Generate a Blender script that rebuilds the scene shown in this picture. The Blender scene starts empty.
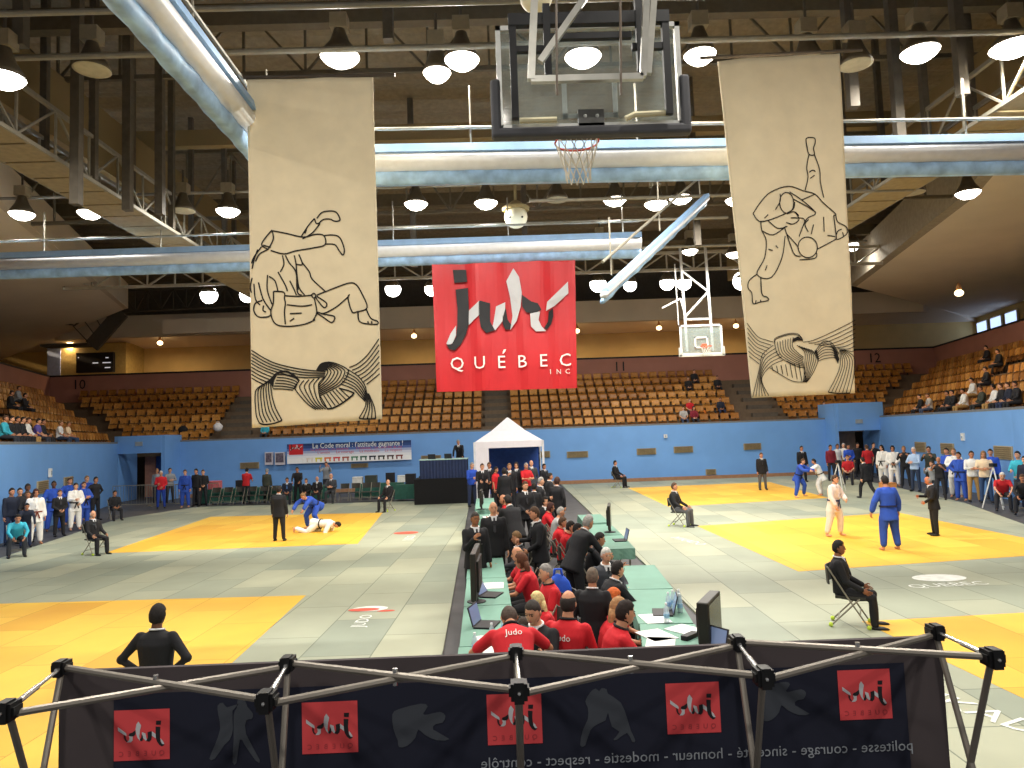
import bpy, bmesh, math, random
from mathutils import Vector, Matrix
random.seed(7)
C = bpy.context.scene.collection
PI = math.pi
# ------------------------------------------------------------------ camera
F, CX, CY, H, HZ, ROLL, YAW = 720.0, 512.0, 384.0, 3.0, 435.0, math.radians(2.0), math.radians(0.95)
_p = math.atan((HZ - CY) / F)
fw = Vector((math.sin(YAW) * math.cos(_p), math.cos(YAW) * math.cos(_p), math.sin(_p)))
_r = Vector((math.cos(YAW), -math.sin(YAW), 0)); _u = _r.cross(fw)
RT = _r * math.cos(ROLL) - _u * math.sin(ROLL); UP = _r * math.sin(ROLL) + _u * math.cos(ROLL)
cam = bpy.data.objects.new('camera', bpy.data.cameras.new('camera')); C.objects.link(cam)
m = Matrix((RT, UP, -fw)).transposed().to_4x4(); m.translation = (0, 0, H); cam.matrix_world = m
cam.data.sensor_width = 36; cam.data.lens = 36 * F / 1024; cam.data.clip_start = 0.05; cam.data.clip_end = 300
bpy.context.scene.camera = cam
# ------------------------------------------------------------------ world and exposure
w = bpy.data.worlds.new('hall_air'); bpy.context.scene.world = w; w.use_nodes = True
w.node_tree.nodes['Background'].inputs[0].default_value = (0.95, 0.95, 0.95, 1); w.node_tree.nodes['Background'].inputs[1].default_value = 0.26
vs = bpy.context.scene.view_settings; vs.view_transform = 'Standard'; vs.look = 'None'; vs.gamma = 1; vs.use_curve_mapping = False; vs.exposure = -0.08
LAMP_W, FLOOD_W, WARM_W = 330, 170, 170

def ray(x, y): return RT * (x - CX) + UP * (CY - y) + fw * F
def at(x, y, D):
    d = ray(x, y); t = D / d.y; return Vector((d.x * t, D, H + d.z * t))
def gp(x, y, z=0.0):
    d = ray(x, y); t = (z - H) / d.z; return Vector((d.x * t, d.y * t, z))

# ------------------------------------------------------------------ materials
def lin(c): return c / 12.92 if c <= 0.04045 else ((c + 0.055) / 1.055) ** 2.4
def hexc(h): return tuple(lin(int(h[i:i + 2], 16) / 255) for i in (0, 2, 4)) + (1,)
_M = {}
def mat(h, rough=0.7, metal=0.0, noise=0.12, scale=6.0, bump=0.0, emit=0.0, spec=0.4):
    k = (h, rough, metal, noise, scale, bump, emit)
    if k in _M: return _M[k]
    M = bpy.data.materials.new('m_' + h); M.use_nodes = True; N = M.node_tree; b = N.nodes['Principled BSDF']
    b.inputs['Roughness'].default_value = rough; b.inputs['Metallic'].default_value = metal; b.inputs['Specular IOR Level'].default_value = spec
    c = hexc(h)
    if emit:
        b.inputs['Base Color'].default_value = c; b.inputs['Emission Color'].default_value = c; b.inputs['Emission Strength'].default_value = emit
    else:
        t = N.nodes.new('ShaderNodeTexCoord'); n = N.nodes.new('ShaderNodeTexNoise'); n.inputs['Scale'].default_value = scale; n.inputs['Detail'].default_value = 3
        N.links.new(t.outputs['Object'], n.inputs['Vector'])
        r = N.nodes.new('ShaderNodeValToRGB'); r.color_ramp.elements[0].position = 0.3; r.color_ramp.elements[1].position = 0.7
        r.color_ramp.elements[0].color = tuple(v * (1 - noise) for v in c[:3]) + (1,); r.color_ramp.elements[1].color = tuple(min(1, v * (1 + noise)) for v in c[:3]) + (1,)
        N.links.new(n.outputs['Fac'], r.inputs['Fac']); N.links.new(r.outputs['Color'], b.inputs['Base Color'])
        if bump:
            bp = N.nodes.new('ShaderNodeBump'); bp.inputs['Strength'].default_value = bump; bp.inputs['Distance'].default_value = 0.02
            N.links.new(n.outputs['Fac'], bp.inputs['Height']); N.links.new(bp.outputs['Normal'], b.inputs['Normal'])
    _M[k] = M; return M
def brick(name, c1, c2, mort, bw, bh, mortar=0.012, rot=0.0, rough=0.6, loc=(0, 0, 0), off=0.5):
    M = bpy.data.materials.new(name); M.use_nodes = True; N = M.node_tree; b = N.nodes['Principled BSDF']; b.inputs['Roughness'].default_value = rough
    t = N.nodes.new('ShaderNodeTexCoord'); mp = N.nodes.new('ShaderNodeMapping'); mp.inputs['Rotation'].default_value = (0, 0, rot); mp.inputs['Location'].default_value = loc
    k = N.nodes.new('ShaderNodeTexBrick'); k.inputs['Scale'].default_value = 1; k.inputs['Brick Width'].default_value = bw; k.inputs['Row Height'].default_value = bh
    k.inputs['Mortar Size'].default_value = mortar; k.inputs['Mortar Smooth'].default_value = 0.2; k.offset = off
    k.inputs['Color1'].default_value = hexc(c1); k.inputs['Color2'].default_value = hexc(c2); k.inputs['Mortar'].default_value = hexc(mort)
    n = N.nodes.new('ShaderNodeTexNoise'); n.inputs['Scale'].default_value = 0.7; n.inputs['Detail'].default_value = 4
    mx = N.nodes.new('ShaderNodeMix'); mx.data_type = 'RGBA'; mx.blend_type = 'OVERLAY'; mx.inputs[0].default_value = 0.25
    N.links.new(t.outputs['Object'], mp.inputs['Vector']); N.links.new(mp.outputs['Vector'], k.inputs['Vector']); N.links.new(mp.outputs['Vector'], n.inputs['Vector'])
    N.links.new(k.outputs['Color'], mx.inputs[6]); N.links.new(n.outputs['Fac'], mx.inputs[7]); N.links.new(mx.outputs[2], b.inputs['Base Color'])
    return M
def glass(h='b8c4c0', a=0.25):
    k = ('glass', h, a)
    if k in _M: return _M[k]
    M = bpy.data.materials.new('clear_glass'); M.use_nodes = True; N = M.node_tree; b = N.nodes['Principled BSDF']
    b.inputs['Base Color'].default_value = hexc(h); b.inputs['Roughness'].default_value = 0.08; b.inputs['Alpha'].default_value = a
    t = N.nodes.new('ShaderNodeTexCoord'); n = N.nodes.new('ShaderNodeTexNoise'); n.inputs['Scale'].default_value = 5; n.inputs['Detail'].default_value = 6
    N.links.new(t.outputs['Object'], n.inputs['Vector']); mr = N.nodes.new('ShaderNodeMapRange'); mr.inputs[3].default_value = a * 0.5; mr.inputs[4].default_value = a * 1.6
    N.links.new(n.outputs['Fac'], mr.inputs[0]); N.links.new(mr.outputs[0], b.inputs['Alpha'])
    _M[k] = M; return M

# ------------------------------------------------------------------ mesh builder
class MB:
    def __init__(s): s.v = []; s.f = []; s.m = []; s.mats = []; s.cur = 0
    def use(s, M):
        if M not in s.mats: s.mats.append(M)
        s.cur = s.mats.index(M); return s
    def add(s, vs, fs):
        n = len(s.v); s.v += [tuple(v) for v in vs]; s.f += [tuple(i + n for i in f) for f in fs]; s.m += [s.cur] * len(fs); return s
    def box(s, a, b, R=None, o=(0, 0, 0), bev=0.0):
        x0, y0, z0 = a; x1, y1, z1 = b
        V = [Vector(p) for p in ((x0, y0, z0), (x1, y0, z0), (x1, y1, z0), (x0, y1, z0), (x0, y0, z1), (x1, y0, z1), (x1, y1, z1), (x0, y1, z1))]
        if R: V = [R @ v for v in V]
        V = [v + Vector(o) for v in V]
        return s.add(V, [(0, 3, 2, 1), (4, 5, 6, 7), (0, 1, 5, 4), (1, 2, 6, 5), (2, 3, 7, 6), (3, 0, 4, 7)])
    def bar(s, p, q, w, h=None, up=(0, 0, 1)):
        p = Vector(p); q = Vector(q); d = q - p; L = d.length; d.normalize(); h = h or w
        u = Vector(up); 
        if abs(d.dot(u)) > 0.98: u = Vector((1, 0, 0))
        x = d.cross(u).normalized(); z = x.cross(d)
        V = [p + t * d * L + a * x * w / 2 + b * z * h / 2 for t in (0, 1) for a, b in ((-1, -1), (1, -1), (1, 1), (-1, 1))]
        return s.add(V, [(0, 1, 2, 3), (7, 6, 5, 4), (0, 4, 5, 1), (1, 5, 6, 2), (2, 6, 7, 3), (3, 7, 4, 0)])
    def tube(s, pts, r, n=8, cap=True):
        pts = [Vector(p) for p in pts]; rs = r if isinstance(r, (list, tuple)) else [r] * len(pts)
        V = []; prev = None
        for i, p in enumerate(pts):
            d = (pts[min(i + 1, len(pts) - 1)] - pts[max(i - 1, 0)]).normalized()
            if prev is None: x = d.cross(Vector((0, 0, 1)) if abs(d.z) < 0.95 else Vector((1, 0, 0))).normalized()
            else: x = (prev - d * prev.dot(d)).normalized()
            prev = x; y = d.cross(x)
            V += [p + (x * math.cos(2 * PI * k / n) + y * math.sin(2 * PI * k / n)) * rs[i] for k in range(n)]
        Fs = [(i * n + k, i * n + (k + 1) % n, (i + 1) * n + (k + 1) % n, (i + 1) * n + k) for i in range(len(pts) - 1) for k in range(n)]
        if cap: Fs += [tuple(range(n))[::-1], tuple((len(pts) - 1) * n + k for k in range(n))]
        return s.add(V, Fs)
    def lathe(s, prof, n=16, o=(0, 0, 0), R=None, sx=1, sy=1):
        V = []
        for r, z in prof:
            for k in range(n):
                v = Vector((r * math.cos(2 * PI * k / n) * sx, r * math.sin(2 * PI * k / n) * sy, z))
                if R: v = R @ v
                V.append(v + Vector(o))
        Fs = [(i * n + k, i * n + (k + 1) % n, (i + 1) * n + (k + 1) % n, (i + 1) * n + k) for i in range(len(prof) - 1) for k in range(n)]
        Fs += [tuple(range(n))[::-1], tuple((len(prof) - 1) * n + k for k in range(n))]
        return s.add(V, Fs)
    def ball(s, c, r, n=12, sc=(1, 1, 1), R=None):
        pr = [(r * math.sin(PI * (i + 0.02) / (n / 2 + 0.04)), -r * math.cos(PI * (i + 0.02) / (n / 2 + 0.04))) for i in range(n // 2 + 1)]
        V = []; 
        for a, z in pr:
            for k in range(n):
                v = Vector((a * math.cos(2 * PI * k / n) * sc[0], a * math.sin(2 * PI * k / n) * sc[1], z * sc[2]))
                V.append((R @ v if R else v) + Vector(c))
        Fs = [(i * n + k, i * n + (k + 1) % n, (i + 1) * n + (k + 1) % n, (i + 1) * n + k) for i in range(len(pr) - 1) for k in range(n)]
        Fs += [tuple(range(n))[::-1], tuple((len(pr) - 1) * n + k for k in range(n))]
        return s.add(V, Fs)
    def prism(s, poly, z0, z1, R=None, o=(0, 0, 0)):
        n = len(poly); V = [Vector((p[0], p[1], z0)) for p in poly] + [Vector((p[0], p[1], z1)) for p in poly]
        if R: V = [R @ v for v in V]
        V = [v + Vector(o) for v in V]
        return s.add(V, [tuple(range(n))[::-1], tuple(range(n, 2 * n))] + [(i, (i + 1) % n, n + (i + 1) % n, n + i) for i in range(n)])
    def build(s, name, M=None, parent=None, smooth=False, loc=None):
        me = bpy.data.meshes.new(name); me.from_pydata(s.v, [], s.f)
        ms = s.mats or [M]
        for x in ms: me.materials.append(x)
        if s.mats: me.polygons.foreach_set('material_index', s.m)
        if smooth: me.polygons.foreach_set('use_smooth', [True] * len(me.polygons))
        me.update(); o = bpy.data.objects.new(name, me); C.objects.link(o)
        if parent: o.parent = parent
        if loc is not None: o.location = loc
        return o
def tag(o, label=None, cat=None, group=None, kind=None):
    if label: o['label'] = label
    if cat: o['category'] = cat
    if group: o['group'] = group
    if kind: o['kind'] = kind
    return o
def empty(name, loc=(0, 0, 0), rz=0.0, label=None, cat=None, group=None):
    o = bpy.data.objects.new(name, None); C.objects.link(o); o.location = loc; o.rotation_euler = (0, 0, rz); o.empty_display_size = 0.1
    return tag(o, label, cat, group)
_CH = {}
def kids(o): return [c for c in bpy.data.objects if c.parent == o]
def tree(o): return (o, [tree(c) for c in kids(o)])
def copy_tree(t, parent=None):
    c = t[0].copy(); C.objects.link(c)
    if parent: c.parent = parent
    for k in t[1]: copy_tree(k, c)
    return c
def text_geo(s, size=1.0, align='CENTER'):
    cu = bpy.data.curves.new('txt', 'FONT'); cu.body = s; cu.size = size; cu.align_x = align; cu.align_y = 'CENTER'; cu.resolution_u = 2
    o = bpy.data.objects.new('txt', cu); C.objects.link(o)
    me = bpy.data.meshes.new_from_object(o.evaluated_get(bpy.context.evaluated_depsgraph_get()))
    V = [v.co.copy() for v in me.vertices]; Fs = [tuple(p.vertices) for p in me.polygons]
    bpy.data.objects.remove(o); bpy.data.meshes.remove(me); bpy.data.curves.remove(cu)
    return V, Fs
def smooth_path(P, n=4, closed=False):
    if len(P) < 3: return [tuple(map(float, p)) for p in P]
    out = []; L = len(P)
    g = (lambda i: P[i % L]) if closed else (lambda i: P[max(0, min(L - 1, i))])
    for i in range(L if closed else L - 1):
        a, b, c, d = g(i - 1), g(i), g(i + 1), g(i + 2)
        for k in range(n):
            t = k / n
            out.append(tuple(0.5 * (2 * b[j] + (c[j] - a[j]) * t + (2 * a[j] - 5 * b[j] + 4 * c[j] - d[j]) * t * t + (3 * b[j] - a[j] - 3 * c[j] + d[j]) * t ** 3) for j in range(len(b))))
    out.append(tuple(map(float, P[0] if closed else P[-1]))); return out
def ribbon(P, w):
    """2-D centre line (x, y[, width]) -> verts, faces of a flat stroke"""
    V = []; n = len(P)
    for i, p in enumerate(P):
        a = P[max(0, i - 1)]; b = P[min(n - 1, i + 1)]; dx, dy = b[0] - a[0], b[1] - a[1]; L = math.hypot(dx, dy) or 1
        ww = (p[2] if len(p) > 2 else w) / 2; nx, ny = -dy / L * ww, dx / L * ww
        V += [(p[0] + nx, p[1] + ny), (p[0] - nx, p[1] - ny)]
    return V, [(2 * i, 2 * i + 1, 2 * i + 3, 2 * i + 2) for i in range(n - 1)]
# ------------------------------------------------------------------ colours
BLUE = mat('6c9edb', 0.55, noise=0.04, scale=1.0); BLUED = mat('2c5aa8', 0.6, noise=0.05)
DARKFLOOR = mat('4a4a4c', 0.6, noise=0.2, scale=2); CONC = mat('cdc0ac', 0.8, noise=0.06, scale=0.6)
SOFF = mat('e4d8c4', 0.8, noise=0.04, scale=0.6); TAN = mat('84704a', 0.8, noise=0.08, scale=0.5); STEEL = mat('5a5348', 0.6, 0.2, noise=0.15); STEELL = mat('8f8a7c', 0.5, 0.3, noise=0.1)
WHITEM = mat('dcdcd8', 0.45, noise=0.04); BLACK = mat('17171a', 0.6, noise=0.2); PINK = mat('a87464', 0.7, noise=0.06, scale=1)
YEL = mat('cdb274', 0.7, noise=0.06, scale=1); CHROME = mat('c8c8c8', 0.25, 0.9, noise=0.05); CREAM = mat('e2dcc0', 0.6, noise=0.04)
# ------------------------------------------------------------------ bowl
PATH = [(-12.3, 9.0), (-22.6, 43.8), (22.7, 43.8), (18.6, 26.0), (13.6, 13.0), (12.0, 8.0)]
def offs(P, d):
    out = []
    for i, p in enumerate(P):
        def nrm(a, b):
            dx, dy = b[0] - a[0], b[1] - a[1]; L = math.hypot(dx, dy); return (-dy / L, dx / L)
        n1 = nrm(P[i - 1], p) if i else None; n2 = nrm(p, P[i + 1]) if i < len(P) - 1 else None
        if n1 is None: n = n2; k = 1
        elif n2 is None: n = n1; k = 1
        else:
            sx, sy = n1[0] + n2[0], n1[1] + n2[1]; L = math.hypot(sx, sy); n = (sx / L, sy / L); k = 1 / (n[0] * n1[0] + n[1] * n1[1])
        out.append((p[0] + n[0] * d * k, p[1] + n[1] * d * k))
    return out
def sweep(name, d0, d1, z0, z1, M, z0b=None, z1b=None, seg=None, kind='structure'):
    """closed strip following the bowl between offsets d0 and d1"""
    P = PATH; A = offs(P, d0); B = offs(P, d1); r = range(len(P)) if seg is None else seg
    mb = MB(); V = []
    for i in r: V += [(A[i][0], A[i][1], z0), (A[i][0], A[i][1], z1), (B[i][0], B[i][1], z1 if z1b is None else z1b), (B[i][0], B[i][1], z0 if z0b is None else z0b)]
    n = len(V) // 4; Fs = [(4 * i + k, 4 * i + (k + 1) % 4, 4 * (i + 1) + (k + 1) % 4, 4 * (i + 1) + k) for i in range(n - 1) for k in range(4)] + [(0, 1, 2, 3), (4 * n - 1, 4 * n - 2, 4 * n - 3, 4 * n - 4)]
    mb.add(V, Fs); o = mb.build(name, M); o['kind'] = kind; return o
sk = lambda o: tag(o, kind='structure')
sk(MB().box((-48, -6, -0.3), (48, 62, -0.04)).build('floor', DARKFLOOR))
# blue arena wall, in pieces so that the two corner tunnels stay open
def wall_piece(name, a, b, z0, z1, th=0.25, M=BLUE):
    a = Vector((a[0], a[1], 0)); b = Vector((b[0], b[1], 0)); d = (b - a).normalized(); n = Vector((-d.y, d.x, 0))
    mb = MB(); P = [a, b, b + n * th, a + n * th]
    mb.add([(p.x, p.y, z) for z in (z0, z1) for p in P], [(3, 2, 1, 0), (4, 5, 6, 7)] + [(i, (i + 1) % 4, 4 + (i + 1) % 4, 4 + i) for i in range(4)])
    return sk(mb.build(name, M))
WT = 3.28
wall_piece('wall_left', (-12.3, 9.0), (-21.9, 41.5), -0.04, WT)
wall_piece('wall_back', (-20.3, 43.5), (20.2, 43.5), -0.04, WT)
wall_piece('wall_right', (22.3, 42.2), (18.6, 26), -0.04, WT); wall_piece('wall_right_near', (18.6, 26), (13.6, 13), -0.04, WT)
for nm, xs, y, zt, zo in (('left', (-21.9, -19.45), 41.5, 3.7, 2.7), ('right', (19.85, 22.35), 42.2, 4.2, 2.55)):
    x0, x1 = xs
    sk(MB().box((x0, y, zo), (x1, y + 0.3, zt)).build('wall_tunnel_' + nm, BLUE))
    sk(MB().box((x0 - 0.2, y + 0.05, -0.04), (x0, y + 2.2, zt)).build('trim_tunnel_' + nm, BLUE))
    sk(MB().box((x1, y + 0.02, -0.04), (x1 + 0.2, y + 2.2, zt)).build('trim_tunnel_side_' + nm, BLUE))
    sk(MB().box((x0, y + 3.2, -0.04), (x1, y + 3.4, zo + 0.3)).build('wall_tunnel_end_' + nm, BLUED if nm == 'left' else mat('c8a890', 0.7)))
    o = MB().box((x0 + 1.0, y - 0.04, zo + 0.42), (x0 + 1.42, y, zo + 0.66)).build('exit_sign', mat('8f9aa0', 0.5)); tag(o, 'small grey exit sign box above the %s corner tunnel' % nm, 'sign')
o = empty('door_1', (-20.9, 44.65, 0)); o['kind'] = 'structure'
MB().box((-1.0, 0, 0), (-0.35, 0.05, 2.5)).box((0.1, -0.01, 1.35), (0.85, 0.04, 2.1)).build('door_panel', mat('b08070', 0.7), o)
for s_, y0, y1 in ((0, 0, 0),):
    mb = MB(); P = [(-20.3, 43.44), (20.2, 43.44)]; sk(MB().box((-20.3, 43.38, -0.04), (20.2, 43.5, 0.16)).build('baseboard_back', mat('a07858', 0.6)))
# rail cap along the top of the wall
for nm, a, b in (('left', (-12.3, 9.0), (-21.9, 41.5)), ('back', (-20.3, 43.5), (20.2, 43.5)), ('right', (22.3, 42.2), (18.6, 26)), ('right_near', (18.6, 26), (13.6, 13))):
    wall_piece('trim_cap_' + nm, a, b, WT, WT + 0.1, 0.34, mat('6f7276', 0.5))
# terraces
RISE, RUN, T0, NR = 0.52, 0.85, 3.08, 7
STEP = mat('6b5a48', 0.8, noise=0.1)
for k in range(NR):
    sweep('floor_terrace_row', 0.45 + RUN * k, 0.45 + RUN * (k + 1) + 0.05, T0 + RISE * k - 0.62, T0 + RISE * k, STEP)
OC = 0.45 + RUN * NR
sweep('floor_concourse', OC, OC + 8.0, 6.1, 6.3, STEP)
sweep('wall_concourse_front', OC + 0.02, OC + 0.25, 6.2, 8.1, PINK)
sweep('trim_concourse_rail', OC + 0.02, OC + 0.35, 8.1, 8.22, BLACK)
sweep('wall_concourse_back', OC + 5.5, OC + 5.8, 6.3, 11.6, YEL, seg=[0, 1, 2, 3])
sweep('wall_concourse_back_near', OC + 5.5, OC + 5.8, 6.3, 11.6, YEL, seg=[3, 4, 5])
# dark band under the balcony front, fascia and soffits
sweep('trim_fascia', 5.6, 6.0, 10.6, 12.1, CONC, seg=[1, 2])
sweep('ceiling_balcony_back', 5.8, OC + 6, 11.2, 11.5, SOFF, z0b=10.6, z1b=10.9, seg=[1, 2])
sweep('ceiling_balcony_left', 0.2, OC + 6, 11.5, 11.8, SOFF, z0b=10.0, z1b=10.3, seg=[0, 1])
sweep('ceiling_balcony_right', -0.6, OC + 6, 11.3, 11.6, SOFF, z0b=10.9, z1b=11.2, seg=[2, 3, 4, 5])
sweep('trim_fascia_left', -0.1, 0.3, 11.5, 13.0, CONC, seg=[0, 1])
sweep('trim_fascia_right', -1.1, -0.6, 11.3, 13.2, mat('a09684', 0.8), seg=[2, 3, 4, 5])
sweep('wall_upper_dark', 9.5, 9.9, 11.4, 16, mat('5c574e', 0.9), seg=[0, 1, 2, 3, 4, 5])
sk(MB().box((-48, 61, -0.3), (48, 61.4, 16)).build('wall_outer_back', mat('3a3128', 0.9)))
# corrugated roof deck
mb = MB(); n = 230; V = []
for i in range(n + 1):
    y = -6 + i * 0.292; z = 15.2 + (0.0 if (i // 2) % 2 else 0.10); V += [(-46, y, z), (46, y, z)]
mb.add(V, [(2 * i, 2 * i + 1, 2 * i + 3, 2 * i + 2) for i in range(n)]); sk(mb.build('ceiling', mat('7c705c', 0.85, noise=0.15)))
# seats ------------------------------------------------------------
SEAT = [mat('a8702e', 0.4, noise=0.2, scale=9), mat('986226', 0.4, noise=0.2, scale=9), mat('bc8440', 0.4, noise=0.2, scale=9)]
SDK = mat('2a2420', 0.6); PAN_SHADE = mat('6c441c', 0.4, noise=0.15, scale=9)  # seat pan: seat colour darkened to paint in the shade below the backrest
def seat_geo():
    a = MB(); xs = [-0.25, -0.2, -0.1, 0, 0.1, 0.2, 0.25]
    def shell(mb, prof, th=0.03):
        V = []
        for (y, z) in prof:
            for x in xs:
                V.append((x, y - 0.28 * x * x * 4 * 0.25, z))
        m = len(xs); k = len(V); V += [(v[0], v[1] + th, v[2]) for v in V]
        Fs = []
        for i in range(len(prof) - 1):
            for j in range(m - 1):
                q = (i * m + j, i * m + j + 1, (i + 1) * m + j + 1, (i + 1) * m + j); Fs += [q, tuple(k + t for t in q[::-1])]
        ring = [j for j in range(m)] + [(i + 1) * m + m - 1 for i in range(len(prof) - 1)] + [(len(prof) - 1) * m + j for j in range(m - 2, -1, -1)] + [i * m for i in range(len(prof) - 2, 0, -1)]
        Fs += [(ring[i], ring[(i + 1) % len(ring)], k + ring[(i + 1) % len(ring)], k + ring[i]) for i in range(len(ring))]
        mb.add(V, Fs)
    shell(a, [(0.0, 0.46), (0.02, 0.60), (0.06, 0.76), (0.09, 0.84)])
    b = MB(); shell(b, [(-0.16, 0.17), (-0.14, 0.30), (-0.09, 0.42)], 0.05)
    c = MB().box((-0.03, 0.0, 0), (0.03, 0.08, 0.5)).box((-0.22, -0.05, 0.38), (0.22, 0.05, 0.42))
    return a, b, c
sa, sb, sc_ = seat_geo()
pa = [x.build('backrest', SEAT[0], smooth=True) for x in (sa,)][0]
seat_me = []
for M in SEAT:
    r = []
    for mb_, nm in ((sa, 'backrest'), (sb, 'seat_pan'), (sc_, 'seat_bracket')):
        me = bpy.data.meshes.new(nm); me.from_pydata(mb_.v, [], mb_.f); me.materials.append(SDK if nm == 'seat_bracket' else (PAN_SHADE if nm == 'seat_pan' else M))
        me.polygons.foreach_set('use_smooth', [nm != 'seat_bracket'] * len(me.polygons)); r.append((nm, me))
    seat_me.append(r)
bpy.data.objects.remove(pa)
ORD = ['', 'first', 'second', 'third', 'fourth', 'fifth', 'sixth', 'seventh', 'eighth']
def nth(n):
    return ORD[n] if n < len(ORD) else '%d%s' % (n, 'th' if 10 < n % 100 < 14 else {1: 'st', 2: 'nd', 3: 'rd'}.get(n % 10, 'th'))
ROWN = ['front row', 'second row', 'third row', 'fourth row', 'fifth row', 'sixth row', 'top row']
cand = []; rest = []; taken = set()
def pxof(P):
    d = Vector(P) - Vector((0, 0, H)); ww = d.dot(fw); return (CX + F * d.dot(RT) / ww, CY - F * d.dot(UP) / ww) if ww > 0.1 else (-999, -999)
for k in range(NR):
    y = 44.35 + RUN * k; z = T0 + RISE * k
    sp = 0.645
    for sec, x0, x1, side, ref, dr in (('A', -27.5 + 0, -18.1, 'left stair aisle', -1, -1), ('B', -15.4, -1.5, 'left of the centre stair aisle', 0, -1), ('C', 0.9, 15.6, 'right of the centre stair aisle', 0, 1), ('D', 18.0, 22.6, 'x', 0, 1)):
        if sec == 'A': x0 = -23.1 - 1.1 * k
        if sec == 'D': x1 = 23.2 + 1.02 * k
        n = int((x1 - x0) / sp)
        for i in range(n):
            x = x1 - i * sp if dr < 0 else x0 + i * sp
            lab = {'A': 'left of left stair aisle', 'B': 'left of centre aisle', 'C': 'right of centre aisle', 'D': 'right of right stair aisle'}[sec]
            cand.append((x, y, z, 0.0, k, 'back stand %s, %s %s' % (ROWN[k], nth(i + 1), lab), sec))
def side_rows(a, b, segs, nm, ext0=0, ext1=0):
    a = Vector(a); b = Vector(b); d = (b - a).normalized(); n = Vector((-d.y, d.x)); L = (b - a).length; rz = math.atan2(n.y, n.x) - PI / 2
    for k in range(NR):
        for (t0, t1, lab) in segs:
            t0, t1 = t0 - ext0 * (0.9 + RUN * k) * (t0 < 3 and ext0 > 0), t1 + ext1 * (0.9 + RUN * k) * (t1 > 30)
            nn = int((t1 - t0) / 0.62)
            for i in range(nn):
                t = t0 + 0.62 * i; p = a + d * t + n * (0.45 + RUN * k + 0.45)
                cand.append((p.x, p.y, T0 + RISE * k, rz, k, '%s stand %s, %s %s' % (nm, ROWN[k], nth(i + 1), lab), nm))
side_rows((-12.3, 9.0), (-22.6, 43.8), [(14, 24.3, 'towards near left corner'), (25.8, 35.6, 'beyond left corner aisle')], 'left', 0, 1.25)
side_rows((22.7, 43.8), (18.6, 26.0), [(0.6, 8.6, 'from far right corner'), (10.2, 18.0, 'on near side of right aisle')], 'right', 1.15, 0)
side_rows((18.6, 26.0), (13.6, 13.0), [(0.3, 4.5, 'past bend of right wall')], 'right side')
vis = []
for c in cand:
    u, v = pxof((c[0], c[1], c[2] + 0.6))
    hid = (247 < u < 382 and v < 426) or (742 < u < 857 and v < 397) or (433 < u < 578 and v < 390)
    if -8 < u < 1032 and not hid: vis.append((math.hypot(c[0], c[1]) + (0 if v > 378 else 2), c))
    elif -60 < u < 1080: rest.append(c)
vis.sort(key=lambda t: t[0])
IND = [c for _, c in vis[:300]]; rest += [c for _, c in vis[300:]]
SEATS = IND
for c in IND:
    x, y, z, rz, k, lab, sec = c
    r = empty('stadium_seat', (x, y, z), rz, 'orange-brown seat, ' + lab, 'seat', 'stadium seats in the stands')
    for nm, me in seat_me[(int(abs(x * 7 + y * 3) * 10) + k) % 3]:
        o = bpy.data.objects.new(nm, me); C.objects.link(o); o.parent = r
mb = MB()
for x, y, z, rz, k, lab, sec in rest:
    R = Matrix.Rotation(rz, 3, 'Z')
    for j, (nm, me) in enumerate(seat_me[k % 3]):
        mb.use(SDK if j == 2 else SEAT[(int(abs(x * 7 + y * 3) * 10) + k) % 3])
        mb.add([R @ v.co + Vector((x, y, z)) for v in me.vertices], [tuple(p.vertices) for p in me.polygons])
o = mb.build('stadium_seat', smooth=True); tag(o, 'remaining orange-brown shell seats filling the upper rows of the stands', 'seats', 'stadium seats in the stands', 'stuff')
# stairs in the aisles
def stairs(cx, hw, lab):
    mb = MB()
    for k in range(NR):
        for h in range(2):
            mb.box((cx - hw, 44.3 + RUN * (k + h * 0.5 - 0.5), T0 + RISE * (k - 1)), (cx + hw, 44.3 + RUN * (k + h * 0.5), T0 + RISE * (k + h * 0.5 - 0.5) + 0.01))
    sk(mb.build('floor_stairs_' + lab, mat('5c544a', 0.9)))
stairs(-0.3, 0.75, 'centre'); stairs(-16.7, 0.95, 'left'); stairs(16.8, 0.8, 'right')
# yellow control room box, scoreboard
sk(MB().box((-32.5, 53.0, 8.3), (-27.4, 56.0, 10.8)).build('wall_control_room', mat('b8a060', 0.7)))
o = empty('window_1', (0, 0, 0)); o['kind'] = 'structure'
a = at(47, 347, 52.9); MB().box((a.x, 52.95, 8.4), (a.x + 0.95, 55.0, 10.6)).build('window_pane', mat('9fb0d8', 0.3), o)
a = at(76, 373, 52.3); b = at(113, 352, 52.3); sb_ = empty('scoreboard', (a.x, 52.3, a.z), 0, 'black electronic scoreboard on the yellow box above section 10', 'scoreboard')
w_, h_ = b.x - a.x, b.z - a.z
MB().box((0, 0, 0), (w_, 0.3, h_)).build('casing', BLACK, sb_)
mb = MB()
for dx, dz, ww in ((0.45, 0.45, 0.15), (0.72, 0.45, 0.22), (0.8, 0.7, 0.08), (0.78, 0.2, 0.15), (0.05, 0.75, 0.03)): mb.box((w_ * dx, -0.02, h_ * dz), (w_ * (dx + ww), 0, h_ * dz + 0.07))
mb.build('digit_row', mat('d8d8e0', 0.5, emit=0.6), sb_)
V, Fs = text_geo('GUEST', 0.2); mb = MB(); mb.add([(v.x + w_ * 0.55, -0.02, v.y + h_ * 0.88) for v in V], Fs); 
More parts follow.
